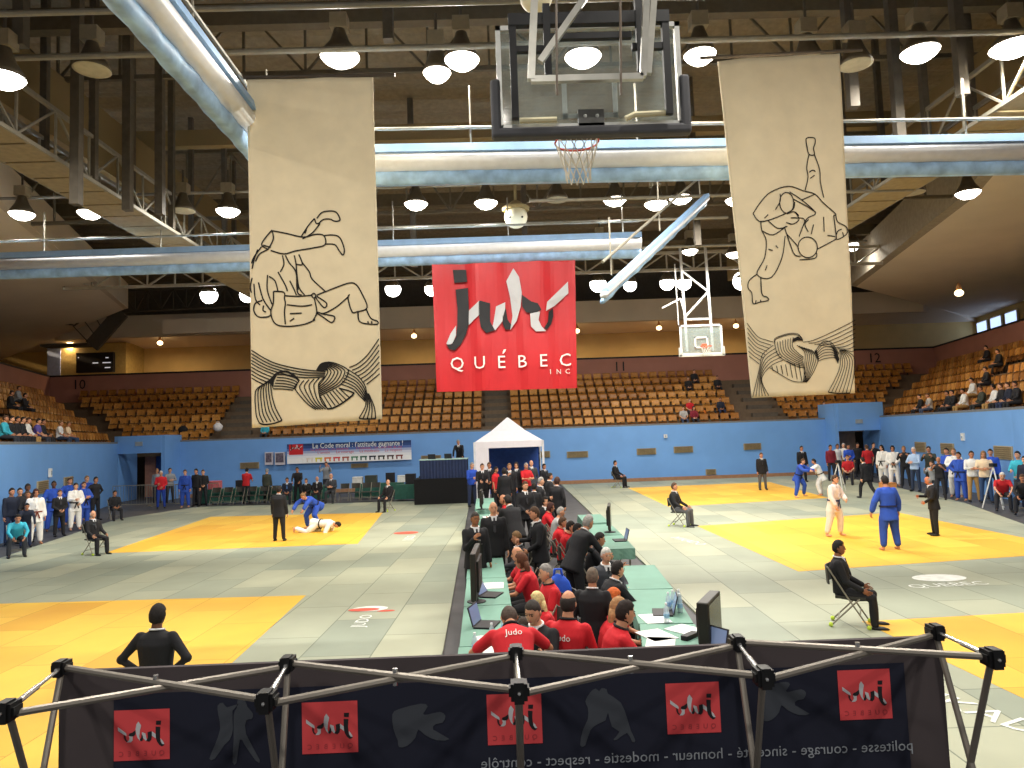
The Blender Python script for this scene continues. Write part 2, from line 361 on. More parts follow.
# numbers on the pink wall
for s_, px, py in (('10', 79, 379), ('11', 620, 364), ('12', 874, 354)):
    V, Fs = text_geo(s_, 0.95); p = at(px, py, 50.15); mb = MB(); mb.add([(v.x + p.x, 50.15, v.y + 7.5) for v in V], Fs)
    tag(mb.build('section_number', BLACK), 'black section number %s on the pink concourse wall, %s' % (s_, {'10': 'below the scoreboard', '11': 'right of the red banner', '12': 'right of the right figure banner'}[s_]), 'number')
# right wing windows on the outer wall
A = offs(PATH, OC + 5.45)
p0 = Vector(A[3]); p1 = Vector(A[2]); d = (p0 - p1).normalized(); n = Vector((-d.y, d.x)) * -1
for i, t in enumerate((0.5, 2.9, 5.3)):
    q = p1 + d * t; wn = empty('window_%d' % (i + 2), (q.x, q.y, 9.0), math.atan2(d.y, d.x)); wn['kind'] = 'structure'
    MB().box((-0.1, -0.12, -0.1), (1.7, -0.02, 1.5)).build('window_frame', CREAM, wn)
    MB().box((0.0, -0.16, 0), (1.6, -0.12, 1.4)).build('window_pane', mat('b8d0ff', 0.3, emit=1.6), wn)
# vents
def vent(px0, py0, px1, py1, M=None):
    a = at(px0, py1, 43.44); b = at(px1, py0, 43.44)
    e = empty('wall_vent', (a.x, 43.44, a.z), 0, None, 'vent', 'louvred vents in the blue back wall')
    MB().box((0, 0, 0), (b.x - a.x, 0.05, b.z - a.z)).build('frame', mat('a09478', 0.6), e)
    mb = MB(); n = 6; hh = b.z - a.z
    for i in range(n): mb.box((0.06, -0.03, hh * (i + 0.2) / n), (b.x - a.x - 0.06, -0.005, hh * (i + 0.75) / n))
    mb.build('louvre', mat('7a6a4a', 0.6), e); return e
for q, lb in (((240, 462, 259, 469), 'to the left of the two posters'), ((421, 455, 441, 459), 'behind the tall draped table'), ((531, 451, 550, 458), 'at the right leg of the white tent'), ((567, 451, 588, 458), 'first to the right of the white tent'), ((637, 448, 656, 455), 'above and right of the far seated judge'), ((674, 446, 693, 453), 'second right of the far seated judge'), ((744, 443, 761, 450), 'left of the standing judge at the far mat'), ((706, 469, 716, 475), 'small one low down near the floor'), ((351, 463, 368, 468), 'below the long white banner')):
    e = vent(*q); e['label'] = 'louvred vent in blue back wall, ' + lb
def wall_vent_side(a, b, t, z, ww, lb):
    a = Vector(a); b = Vector(b); d = (b - a).normalized(); q = a + d * t; e = empty('wall_vent', (q.x, q.y, z), math.atan2(d.y, d.x), 'louvred vent in blue side wall, ' + lb, 'vent', 'louvred vents in the side walls')
    MB().box((0, -0.05, 0), (ww, 0.0, 0.5)).build('frame', mat('a09478', 0.6), e); mb = MB()
    for i in range(6): mb.box((0.06, -0.08, 0.05 + i * 0.075), (ww - 0.06, -0.05, 0.09 + i * 0.075))
    mb.build('louvre', mat('7a6a4a', 0.6), e)
for t, lb in ((14.5, 'behind the crowd at far left'), (20.0, 'behind the tall judoka in blue'), (23.5, 'behind the group of judoka on the left'),):
    wall_vent_side((-12.3, 9.0), (-21.9, 41.5), t, 1.35, 1.3, lb)
for t, lb in ((6.0, 'behind the man in the light blue shirt'), (9.5, 'behind the photographers at right'), (15.0, 'beside the woman in a pink top')):
    wall_vent_side((22.3, 42.2), (18.6, 26), t, 1.45, 1.5, lb)
for px, py, D in ((183, 391, 0), ):
    pass
p = Vector((-12.3, 9.0)).lerp(Vector((-21.9, 41.5)), 0.63)
e = empty('wall_switch', (p.x + 0.02, p.y, 1.95), math.atan2(32.5, -9.6), 'small white switch box on the blue left wall', 'switch')
MB().box((0, -0.08, 0), (0.25, 0, 0.35)).build('box', WHITEM, e); MB().box((0.08, -0.1, 0.1), (0.17, -0.08, 0.25)).build('button', mat('90a0b0'), e)
p = at(664, 438, 43.4); e = empty('wall_switch', (p.x, 43.44, p.z), 0, 'small white square socket on blue wall right of centre', 'switch'); MB().box((0, -0.06, 0), (0.2, 0, 0.22)).build('box', WHITEM, e)
MB().box((0.06, -0.08, 0.05), (0.14, -0.06, 0.16)).build('button', mat('90a0b0'), e)
q = Vector((22.3, 42.2)).lerp(Vector((18.6, 26)), 0.72); e = empty('wall_switch', (q.x, q.y, 2.1), math.atan2(-16.2, -3.7), 'small white thermostat on the blue right wall above the crowd', 'switch')
MB().box((0, -0.07, 0), (0.28, 0, 0.32)).build('box', WHITEM, e); MB().box((0.08, -0.09, 0.1), (0.2, -0.07, 0.2)).build('button', mat('90a0b0'), e)
# ------------------------------------------------------------------ mats
GRN = brick('tatami_green', 'a8aa92', '8a9282', '6c7464', 2.0, 1.0, 0.010, math.radians(91.5), loc=(0.3, 0.2, 0))
YLW = brick('tatami_yellow', 'ecbe42', 'dca42c', 'b88820', 2.0, 1.0, 0.008, math.radians(91.5), loc=(0.3, 0.2, 0))
def slab(name, P, z0, z1, M, parent=None):
    mb = MB(); mb.prism(P, z0, z1); return mb.build(name, M, parent)
fl = slab('judo_mat', [(-0.75, 4.0), (-1.62, 34.6), (-15.2, 36.2), (-16.6, 31.5), (-14.4, 20.7), (-12.6, 13.5), (-11.0, 4.0)], -0.04, 0, GRN)
tag(fl, 'grey-green tatami floor left of the officials\' tables with yellow squares', 'mat')
slab('contest_area', [(-4.3, 21.3), (-5.0, 30.0), (-12.4, 30.9), (-11.6, 21.3)], -0.001, 0.004, YLW, fl)['label'] = 'far yellow square'
slab('contest_area', [(-3.7, 6.0), (-3.95, 14.45), (-10.6, 14.8), (-10.8, 6.2)], -0.001, 0.004, YLW, fl)['label'] = 'near yellow square'
fr = slab('judo_mat', [(3.0, 4.0), (3.4, 42.6), (19.4, 42.9), (18.4, 35), (16.6, 26), (14.6, 20.3), (12.3, 13), (11.5, 4.0)][::-1][::-1], -0.04, 0, GRN)
tag(fr, 'grey-green tatami floor right of the officials\' tables with yellow squares', 'mat')
slab('contest_area', [(6.0, 14.95), (12.9, 15.9), (13.0, 23.9), (5.93, 22.4)], -0.001, 0.004, YLW, fr)['label'] = 'middle yellow square'
slab('contest_area', [(6.4, 28.2), (13.2, 29.4), (14.3, 38.8), (6.56, 38.2)], -0.001, 0.004, YLW, fr)['label'] = 'far yellow square'
slab('contest_area', [(5.6, 5.0), (12.2, 5.0), (12.1, 11.4), (5.35, 11.05)], -0.001, 0.004, YLW, fr)['label'] = 'near yellow square'
def decal(parent, geo, M, px, py, rot, sc=1, z=0.006, name='printed_mark'):
    p = gp(px, py); c, s = math.cos(rot), math.sin(rot); V, Fs = geo; mb = MB()
    mb.add([(p.x + sc * (v[0] * c - v[1] * s), p.y + sc * (v[0] * s + v[1] * c), z) for v in V], Fs); return mb.build(name, M, parent)
WHT = mat('e8ebe6', 0.6); RED = mat('d8553f', 0.6)
decal(fr, text_geo('MIKADO', 0.62), WHT, 985, 714, math.radians(-66), 0.8)
decal(fr, text_geo('MIKADO', 0.5), WHT, 688, 541, math.radians(-75), 0.8)
def blob(rx, ry, n=20): return [(rx * math.cos(2 * PI * i / n), ry * math.sin(2 * PI * i / n)) for i in range(n)], [tuple(range(n))]
decal(fr, blob(0.5, 0.33), WHT, 939, 578, 0.05); decal(fr, text_geo('QUEBEC', 0.3), WHT, 948, 585, 0.05, 1.3)
decal(fl, blob(0.32, 0.2), WHT, 370, 609, 0); decal(fl, blob(0.28, 0.12), RED, 364, 610, 0, z=0.008); decal(fl, blob(0.16, 0.06), RED, 386, 611, 0); decal(fl, text_geo('JUDO', 0.35), WHT, 363, 621, math.radians(88), 0.9)
decal(fl, blob(0.4, 0.3), RED, 406, 533, 0); decal(fl, text_geo('JUDO', 0.5), WHT, 410, 538, math.radians(88), 0.8)
# ------------------------------------------------------------------ hall lamps
EM = mat('fff6e8', 0.5, emit=14); EMD = mat('b0a88c', 0.4); BAL = mat('8c8068', 0.6); HOOD = mat('5f5545', 0.5, 0.3)
def mklight(parent, name, power, loc, size=0.5, col=(1, 0.95, 0.86), spot=True):
    L = bpy.data.lights.new(name, 'AREA'); L.shape = 'DISK'; L.size = size; L.energy = power; L.color = col
    o = bpy.data.objects.new(name, L); C.objects.link(o); o.parent = parent; o.location = loc; return o
def highbay(px, py, D, lit, r=0.36, lab=''):
    p = at(px, py, D); e = empty('high_bay_lamp', p, 0, lab, 'lamp', 'high bay lamps under the roof')
    MB().lathe([(0.10, 0.62), (0.13, 0.5), (0.2, 0.3), (r * 0.86, 0.12), (r, 0.0), (r * 0.94, 0.0)], 20, ).build('reflector', HOOD, e, True)
    MB().box((-0.17, -0.15, 0.56), (0.17, 0.15, 0.86)).build('ballast_box', BAL, e)
    z = -0.2 if lit else -0.02
    MB().lathe([(0.02, z), (r * 0.5, z * 0.8), (r * 0.8, z * 0.4), (r * 0.97, 0.0), (r * 0.97, 0.02)], 20).build('lens', EM if lit else EMD, e, True)
    MB().tube([(0, 0, 0.85), (0, 0, 1.3)], 0.03).build('hanger', STEEL, e)
    if lit: mklight(e, 'lamp_light', LAMP_W, (0, 0, -0.2), 0.6)
for px, py, lit, r, lb in ((4, 78, 1, 0.36, 'at the left edge of the picture'), (92, 70, 0, 0.36, 'unlit beside the post near the top left'), (340, 57, 1, 0.40, 'above the left figure banner'), (437, 73, 1, 0.30, 'lower of the pair right of the left banner'),
        (462, 60, 1, 0.36, 'upper of the pair right of the left banner'), (583, 57, 1, 0.38, 'seen through the near glass backboard'), (700, 55, 1, 0.33, 'just right of the near backboard'), (808, 62, 0, 0.33, 'unlit behind the right banner top'), (856, 65, 0, 0.33, 'unlit just right of the right banner'),
        (920, 52, 1, 0.38, 'right of the right banner, blue rimmed'), (1013, 47, 1, 0.44, 'in the top right corner')):
    highbay(px, py, 12.8 if px == 4 else 14.6 if px == 437 else 14, lit, r, ('lit' if lit else 'dark') + ' high bay lamp, near row, ' + lb)
for px, py, lit, lb in ((22, 214, 1, 'at far left above the blue curtain roll'), (90, 213, 1, 'second from the left edge'), (183, 211, 0, 'beside the catwalk'), (228, 211, 1, 'touching the left banner'), (416, 204, 1, 'greenish, right of the left banner'), (486, 203, 1, 'left of the domed camera'),
        (557, 200, 0, 'right of the domed camera'), (615, 200, 1, 'green tinted'), (681, 198, 1, 'largest of the three by the net'), (656, 204, 1, 'partly behind pipes'), (737, 200, 1, 'half hidden by right banner'), (913, 193, 0, 'over the right stand'), (968, 193, 1, 'over the right stand')):
    highbay(px, py, 22, lit, 0.37, ('lit' if lit else 'dark') + ' high bay lamp, second row, ' + lb)
for px, py, lb in ((690, 251, 'over the slanted curtain roll'), (734, 254, 'beside the right banner'), (600, 248, 'left of the slanted curtain roll')):
    highbay(px, py, 30, 1, 0.34, 'lit high bay lamp in the third row, ' + lb)
for i, (x, y) in enumerate(((-10, 6.0), (-3.3, 6.0), (3.3, 6.0), (10, 6.0), (-7, -2.0), (0, -2.0), (7, -2.0))):
    highbay(512, 384, 14, 1, 0.36, 'lit high bay lamp overhead outside the picture, ' + ['far left of the camera', 'left ahead of the camera', 'right ahead of the camera', 'far right of the camera', 'behind left', 'straight behind', 'behind right'][i])
    bpy.data.objects['high_bay_lamp' if i < 0 else [o.name for o in bpy.data.objects if o.name.startswith('high_bay_lamp')][-1]].location = (x, y, 10.4)
def flood(px, py, r, lb):
    p = at(px, py, 38); e = empty('floodlight', p, 0, 'round glaring floodlight under the far truss, ' + lb, 'floodlight', 'round floodlights under the far truss')
    MB().ball((0, 0, 0), r, 16, (1, 0.8, 1)).build('bulb', mat('fffaf0', 0.5, emit=10), e, True)
    MB().lathe([(0.12, 0.75), (0.16, 0.5), (0.3, 0.35), (r * 1.02, 0.12)], 16).build('hood', HOOD, e, True)
    mklight(e, 'lamp_light', FLOOD_W, (0, 0, -r - 0.05), 0.6)
for px, py, r, lb in ((209, 295, .46, 'left of the left banner'), (247, 295, .4, 'cut by the edge of the left banner'), (393, 289, .43, 'right of the left banner'), (432, 289, .4, 'cut by the red banner'), (598, 284, .45, 'first right of the red banner'), (630, 285, .36, 'under the slanted roll'), (667, 283, .4, 'left of a pair above the far hoop'), (684, 283, .4, 'right of a pair above the far hoop'), (742, 281, .5, 'at the left edge of right banner'), (853, 246, .3, 'at the right edge of right banner')):
    flood(px, py, r, lb)
def warm(px, py, D, lb):
    p = at(px, py, D); e = empty('ceiling_bulb', p, 0, 'small warm bulb glowing under the balcony soffit, ' + lb, 'bulb', 'warm soffit bulbs')
    MB().ball((0, 0, 0), 0.2, 12, (1, 1, 0.8)).build('bulb', mat('ffd9a0', 0.5, emit=8), e, True); MB().lathe([(0.13, 0.15), (0.1, 0.35), (0.03, 0.5)], 12).build('socket', mat('c09060'), e, True)
    mklight(e, 'lamp_light', WARM_W, (0, 0, -0.25), 0.3, (1, 0.7, 0.4))
for px, py, D, lb in ((18, 320, 50, 'far left edge'), (70, 343, 53, 'above the scoreboard'), (160, 343, 52, 'right of the scoreboard'), (414, 336, 52, 'right of left banner'), (577, 331, 52, 'right of red banner'), (659, 328, 52, 'left of far hoop'), (736, 326, 52, 'right of far hoop'), (959, 293, 34, 'over the right stand')):
    warm(px, py, D, lb)
# ------------------------------------------------------------------ curtain rolls
CB = mat('9cc0ea', 0.5, noise=0.3, scale=3, bump=0.6); CWM = mat('dfe2e6', 0.45, noise=0.05); CBL = mat('9cc0ea', 0.5, noise=0.1, scale=3)
def roll(name, p, q, lab, h=0.72, big=1.0):
    p = Vector(p); q = Vector(q); d = (q - p); L = d.length; d.normalize(); n = Vector((-d.y, d.x, 0)).normalized(); up = Vector((0, 0, 1))
    e = empty(name, (p + q) / 2, 0, lab, 'curtain roll', 'rolled up divider curtains'); o0 = (p + q) / 2
    A = p - o0; B = q - o0
    def ext(prof, N=1, wob=0.0, step=None):
        mb = MB(); N = max(1, int(L / step)) if step else 1; V = []
        for i in range(N + 1):
            t = i / N; c = A.lerp(B, t)
            for j, (a, b) in enumerate(prof):
                wb = wob * (math.sin(i * 1.7 + j * 0.8) + 0.6 * math.sin(i * 0.73 + j * 2.1)); V.append(c + n * (a * h + wb) + up * (b * h + wb * 0.4))
        m = len(prof); mb.add(V, [(i * m + k, i * m + (k + 1) % m, (i + 1) * m + (k + 1) % m, (i + 1) * m + k) for i in range(N) for k in range(m)] + [tuple(range(m))[::-1], tuple(N * m + k for k in range(m))]); return mb
    ext([(-.28, .5), (-.34, .26), (.2, .26), (.16, .5)]).build('upper_fabric', CBL, e)
    circ = [(0.32 * math.cos(2 * PI * k / 14), 0.08 + 0.26 * math.sin(2 * PI * k / 14)) for k in range(14)]
    ext(circ).build('roller_tube', CWM, e, True)
    ext([(.0, -.12), (-.04, -.3), (.02, -.5), (.26, -.5), (.34, -.3), (.30, -.12)], wob=0.016, step=0.18).build('gathered_fabric', CB, e, True)
    MB().tube([A + up * 0.75, B + up * 0.75], 0.035).build('hanging_pipe', STEELL, e)
    mb = MB(); k = max(2, int(L / 3.5))
    for i in range(k + 1):
        c = A.lerp(B, (i + 0.15) / (k + 0.3)); mb.tube([c + up * 0.3, c + up * 1.6], 0.02, 6)
    mb.build('suspension_wires', STEELL, e)
    return e
roll('curtain_roll', (-4.25, 14.0, 8.45), (13.4, 14.0, 8.25), 'long blue and white curtain roll across the hall behind both figure banners')
roll('curtain_roll', (-4.25, 3.0, 8.55), (-4.25, 13.8, 8.5), 'blue and white curtain roll running overhead from top left to the left banner')
roll('curtain_roll', (-17.5, 21.4, 8.55), (4.4, 21.4, 8.6), 'blue curtain roll lower and farther away, above the red banner')
roll('curtain_roll', at(604, 296, 15.5), at(706, 200, 19), 'slanted short silver and blue curtain roll between red banner and right banner', 0.34)
# ------------------------------------------------------------------ catwalks, girders, trusses
def truss(mb, p, q, h, n, r=0.05, rise=Vector((0, 0, 1))):
    p = Vector(p); q = Vector(q); u = rise * h; mb.bar(p, q, r * 2); mb.bar(p + u, q + u, r * 2)
    for i in range(n):
        a = p.lerp(q, i / n); b = p.lerp(q, (i + 1) / n); mb.bar(a, a + u, r); mb.bar(a, b + u, r) if i % 2 else mb.bar(a + u, b, r)
    mb.bar(q, q + u, r)
def catwalk(x0, x1, y0, y1, z, lab, M):
    e = empty('catwalk', ((x0 + x1) / 2, y0, z), 0, lab, 'catwalk'); O = Vector(((x0 + x1) / 2, y0, z))
    mb = MB(); y = y0
    while y < y1:
        mb.box((x0 - O.x, y - O.y, 0), (x1 - O.x, y + 0.92 - O.y, 0.08)); y += 1.0
    mb.build('deck_panels', M, e)
    for x in (x0, x1):
        mb = MB(); truss(mb, (x - O.x, 0, 0.05), (x - O.x, y1 - y0, 0.05), 1.1, int((y1 - y0) / 1.3), 0.045); mb.build('side_truss', STEELL, e)
    y = y0 + 1
    while y < y1:
        for x in (x0, x1): MB().bar((x - O.x, y - y0, 0.1), (x - O.x, y - y0, 15 - z), 0.16, 0.16).build('hanger_post', STEEL, e)
        y += 4.2
catwalk(-11.0, -9.8, 8, 33, 9.5, 'beige catwalk with lattice sides running along the left under the roof', mat('94866a', 0.7))
catwalk(10.9, 12.1, 8, 24, 9.6, 'catwalk with white lattice sides on the right behind the figure banner', mat('9a8a66', 0.7))
def girder(name, p, q, wd, ht, M, lab): tag(MB().bar(p, q, wd, ht).build(name, M), lab, 'girder')
girder('roof_girder', (-11.6, 2, 12.1), (-11.6, 40, 12.1), 0.3, 1.8, TAN, 'deep tan roof girder running lengthwise above the left catwalk')
girder('roof_girder', (13.2, 2, 12.0), (13.2, 40, 12.0), 0.3, 1.5, TAN, 'deep tan roof girder running lengthwise above the right catwalk')
for i, y in enumerate((10.5, 17, 24.0, 31, 38)):
    girder('roof_beam', (-22, y, 13.4), (22, y, 13.4), 0.3, 0.55, TAN if i in (2,) else mat('5c5240', 0.8), ['nearest dark steel roof beam overhead', 'second dark roof beam from the camera', 'tan roof beam crossing behind the left banner', 'fourth roof beam from the camera', 'farthest roof beam over the far mats'][i])
def trs(y, z, h, x0, x1, lab, M, r=0.06, n=24):
    mb = MB(); truss(mb, (x0, y, z), (x1, y, z), h, n, r); tag(mb.build('roof_truss', M), lab, 'truss')
trs(19, 13.0, 1.9, -20, 20, 'dark lattice roof truss above the second lamp row', mat('5a5244', 0.7))
trs(12.5, 12.2, 2.4, -20, 20, 'nearest dark lattice roof truss', mat('5a5244', 0.7), 0.07)
trs(27, 11.6, 2.6, -20, 20, 'lattice roof truss seen above the red banner', mat('6a6250', 0.7))
trs(36.5, 11.2, 0.9, -22, 20, 'white lattice truss carrying the round floodlights', mat('b8b4a8', 0.5), 0.07, 30)
for i, (y, z, x0, x1) in enumerate(((13.6, 10.62, -12, 14), (14.6, 11.2, -12, 14), (11.5, 10.2, -12, 14), (22.2, 10.9, -16, 18), (23.5, 10.0, -6, 7.8), (26, 9.7, -8, 9), (30.3, 10.8, -16, 16), (20, 9.6, 1, 12))):
    tag(MB().tube([(x0, y, z), (x1, y, z)], 0.05 if i else 0.06).build('ceiling_pipe', STEELL), ['grey pipe carrying the near lamp row', 'higher grey pipe behind the near lamp row', 'thin pipe nearest the camera over the banners', 'long pipe carrying the second lamp row', 'short pipe below the second lamp row', 'pipe above the far blue curtain roll', 'pipe carrying the third lamp row', 'slim pipe right of the domed camera'][i], 'pipe')
for i, (px, D, z0) in enumerate(((77, 16, 8.5), (128, 18, 9.0), (160, 19, 9.2), (410, 25, 9), (520, 27, 9), (690, 24, 9.2), (745, 25, 9.2), (897, 16, 9), (963, 15, 10), (20, 13, 10.5), (390, 14, 11), (640, 15, 11.0), (853, 15, 9.8))):
    p = at(px, 100, D); tag(MB().bar((p.x, D, z0), (p.x, D, 15.1), 0.2, 0.2).build('hanger_post', STEEL), 'dark vertical roof hanger post, ' + ['left of the unlit lamp', 'centre left over the catwalk', 'nearest the left banner on its left', 'right of left banner above the blue roll', 'above the domed camera', 'behind the net of the near hoop', 'left of the right banner', 'below the blue rimmed lamp', 'left of the corner lamp', 'in the top left corner', 'at the top beside the left banner', 'above the near backboard', 'against the right banner edge'][i], 'post')
# control stairs far left
e = empty('steel_bridge', at(120, 320, 46), 0, 'dark steel bridge and stair with lattice rail above the scoreboard', 'stair'); O = e.location.copy()
A = at(45, 346, 46) - O; A1 = at(92, 346, 46) - O; B = at(122, 312, 46) - O; Cc = at(250, 306, 46) - O
DK = mat('4a443a', 0.7)
mb = MB(); truss(mb, B, Cc, 1.35, 10, 0.05); mb.build('bridge_truss', DK, e)
mb = MB(); mb.bar(A1, B, 0.9, 0.25, (0, 1, 0)); mb.bar(A1 + Vector((-1.2, 0, 1.3)), B + Vector((0, 0, 1.35)), 0.08); mb.bar(A + Vector((0, 0, 1.5)), A1 + Vector((-1.2, 0, 1.4)), 0.08)
for k in range(6): c = A1.lerp(B, k / 5); mb.bar(c, c + Vector((-1.2 * (1 - k / 5), 0, 1.32)), 0.05)
mb.build('stair_flight', DK, e); MB().box((A.x, -0.5, A.z - 0.1), (A1.x, 0.6, A.z + 0.05)).build('landing', DK, e)
a = at(162, 320, 46); b = at(250, 331, 46); tag(MB().box((a.x, 46.0, b.z), (b.x + 2, 46.6, a.z)).build('air_duct', CONC), 'pale horizontal air duct below the steel bridge', 'duct')
# domed camera unit, top dome
def dome(px, py, D, r, lab):
    e = empty('ceiling_speaker', at(px, py, D), 0, lab, 'speaker')
    MB().ball((0, 0, 0), r, 20).build('sphere_shell', CREAM, e, True); MB().lathe([(r * 1.15, r * 0.55), (r * 1.2, r * 0.8), (r * 0.7, r * 1.1), (0.05, r * 1.5), (0.05, r * 3)], 16).build('mounting_bracket', mat('9a8a60'), e)
    mb = MB()
    for a in (-0.55, 0.5): mb.ball((r * a, -r * 0.8, -r * 0.25), r * 0.1, 8)
    mb.build('lens_holes', BLACK, e)
dome(516, 217, 22, 0.36, 'cream spherical speaker cluster with dark round holes above the blue roll')
dome(536, -4, 9.5, 0.23, 'cream dome fitting at the top edge above the near backboard')
# ------------------------------------------------------------------ near backboard
D = 7.0
def P7(px, py, D=7.0): return at(px, py, D)
a = P7(489, 132); b = P7(693, 128); zb = 5.95; x0 = 0.0; x1 = 2.0; zt = 7.12
e = empty('basketball_backstop', (1.0, 7.0, zb), 0, 'near glass basketball backboard folded up on steel arms at top centre', 'backboard')
O = Vector((1.0, 7.0, zb)); Q = lambda px, py, D=7.0: at(px, py, D) - O
MB().box((-0.93, 0, 0.08), (0.93, 0.012, 1.16)).build('glass_board', glass('c0ccc8', 0.22), e)
mb = MB()
for (u0, v0, u1, v1) in ((-0.93, 0.08, -0.88, 1.16), (0.88, 0.08, 0.93, 1.16), (-0.93, 1.11, 0.93, 1.16), (-0.93, 0.08, 0.93, 0.13)): mb.box((u0, -0.03, v0), (u1, 0.03, v1))
mb.build('board_frame', mat('b8b8b4', 0.4, 0.5), e)
mb = MB().use(mat('d8ddd8', 0.5))
for (u0, v0, u1, v1) in ((-0.28, 0.2, -0.23, 0.62), (0.23, 0.2, 0.28, 0.62), (-0.28, 0.57, 0.28, 0.62), (-0.28, 0.2, 0.28, 0.25)): mb.box((u0, 0.014, v0), (u1, 0.018, v1))
mb.build('target_square', None, e)
PAD = mat('4c4c50', 0.7)
mb = MB(); mb.box((-1.0, -0.06, 0), (1.0, 0.07, 0.1)); mb.box((-1.0, -0.06, 0.05), (-0.9, 0.07, 0.6)); mb.box((0.9, -0.06, 0.05), (1.0, 0.07, 0.6)); o = mb.build('edge_padding', PAD, e)
bv = o.modifiers.new('b', 'BEVEL'); bv.width = 0.03; bv.segments = 3
mb = MB()
for s in (-1, 1): mb.bar((s * 0.76, -0.12, 0.15), (s * 0.76, -0.12, 1.2), 0.07); mb.bar((s * 0.76, -0.12, 0.85), (s * 0.42, -0.12, 0.85), 0.06)
mb.bar((-0.8, -0.12, 1.15), (0.8, -0.12, 1.15), 0.08, 0.12); mb.bar((-0.42, -0.12, 0.97), (0.42, -0.12, 0.97), 0.06); mb.bar((-0.42, -0.13, 0.55), (-0.42, -0.13, 1.3), 0.07); mb.bar((0.5, -0.13, 0.6), (0.5, -0.13, 1.5), 0.07)
mb.build('mounting_frame', BLACK, e)
SL = mat('b4b2aa', 0.35, 0.6)
mb = MB(); 
L0 = Q(531, 80, 6.6); L1 = Q(536, -40, 6.6); R0 = Q(643, 77, 6.6); R1 = Q(648, -40, 6.6)
mb.bar(L0, L1, 0.07); mb.bar(L0, R0, 0.06); mb.bar(R0, R1, 0.06); mb.bar(Q(540, 62, 6.65), Q(592, -12, 6.65), 0.06); mb.bar(Q(648, 74, 6.7), Q(656, -30, 6.7), 0.06)
mb.build('steel_arms', SL, e)
mb = MB()
for s in (557, 621): mb.tube([Q(s, 95, 6.55), Q(s - 1, -30, 6.55)], 0.012, 6)
mb.build('hanging_rods', mat('5a4a3a', 0.5), e)
mb = MB(); mb.box((-0.13, -0.03, 0.05), (0.13, 0.03, 0.27)); mb.build('rim_bracket', mat('62625f', 0.5), e)
for s in (-0.06, 0.06): MB().ball((s, -0.03, 0.2), 0.02, 8).build('bolt', WHITEM, e)
mb = MB(); n = 24; rc = Vector((-0.1, 0.42, 0.12))
mb.tube([rc + Vector((0.23 * math.cos(2 * PI * k / n), 0.23 * math.sin(2 * PI * k / n), 0)) for k in range(n + 1)], 0.011, 6); mb.bar((-0.05, 0.03, 0.12), (-0.08, 0.2, 0.12), 0.05); rim = mb.build('rim', mat('c05040', 0.5), e)
def net(parent, c, r0, r1, h, tw, M, n=12):
    mb = MB()
    for k in range(n):
        for s in (-1, 1):
            pts = []
            for j in range(9):
                t = j / 8; a = 2 * PI * (k + s * t * 2.0) / n; r = r0 + (r1 - r0) * min(1, t * 1.3); pts.append(Vector(c) + Vector((r * math.cos(a), r * math.sin(a), -h * t)))
            mb.tube(pts, tw, 4)
    mb.build('net', M, parent)
net(e, rc, 0.23, 0.13, 0.42, 0.006, mat('cfc8b8', 0.8))
MB().tube([(-0.72, -0.1, 0.14), (-0.35, -0.1, 0.14)], 0.03).build('foam_sleeve', mat('d0c8a8', 0.8), e); MB().tube([(0.33, -0.1, 0.13), (0.42, -0.1, 0.17), (0.78, -0.1, 0.18)], 0.03).build('foam_sleeve', mat('d0c8a8', 0.8), e)
# far backboard
zb = 6.25; O = Vector((8.98, 31.6, zb)); e = empty('basketball_backstop', O, 0, 'far glass basketball backboard with orange rim on white lattice mast', 'backboard')
MB().box((-0.9, 0, 0), (0.9, 0.02, 1.3)).build('glass_board', glass('b0c0bc', 0.3), e)
mb = MB()
for (u0, v0, u1, v1) in ((-0.95, 0, -0.87, 1.35), (0.87, 0, 0.95, 1.35), (-0.95, 1.27, 0.95, 1.35), (-0.95, 0, 0.95, 0.08), (-0.3, 0.3, -0.24, 0.8), (0.24, 0.3, 0.3, 0.8), (-0.3, 0.74, 0.3, 0.8), (-0.3, 0.3, 0.3, 0.36)): mb.box((u0, -0.03, v0), (u1, -0.0, v1))
mb.build('board_frame', mat('f0f0ee', 0.4), e); MB().box((-1.02, -0.05, -0.05), (-0.9, 0.05, 0.35)).box((0.9, -0.05, -0.05), (1.02, 0.05, 0.35)).box((-1.0, -0.05, -0.07), (1.0, 0.05, 0.02)).build('edge_padding', mat('c4c2b8'), e)
mb = MB(); rc = Vector((0.1, -0.38, 0.33)); mb.tube([rc + Vector((0.23 * math.cos(2 * PI * k / 20), 0.23 * math.sin(2 * PI * k / 20), 0)) for k in range(21)], 0.02, 6); mb.box((0.0, -0.2, 0.28), (0.2, 0, 0.46)); mb.build('rim', mat('e8603a', 0.5), e)
net(e, rc, 0.23, 0.14, 0.4, 0.012, mat('e8e8e0'), 10)
mb = MB()
for x in (-0.6, 0.55): mb.bar((x, 0.2, 0.2), (x, 0.5, 5), 0.1)
mb.bar((-0.6, 0.35, 1.65), (0.55, 0.35, 1.65), 0.09); mb.bar((-0.6, 0.35, 1.75), (0.55, 0.42, 2.9), 0.08); mb.bar((0.55, 0.42, 2.9), (-0.6, 0.45, 3.9), 0.08); mb.bar((-1.6, 0.3, 2.2), (-0.75, 0.3, 2.6), 0.07); mb.bar((-0.75, 0.3, 2.6), (-0.6, 0.3, 1.9), 0.06); mb.bar((-0.9, 0.3, 1.4), (-0.9, 0.4, 4.2), 0.04)
mb.build('lattice_mast', mat('d8d8d4', 0.4, 0.2), e)
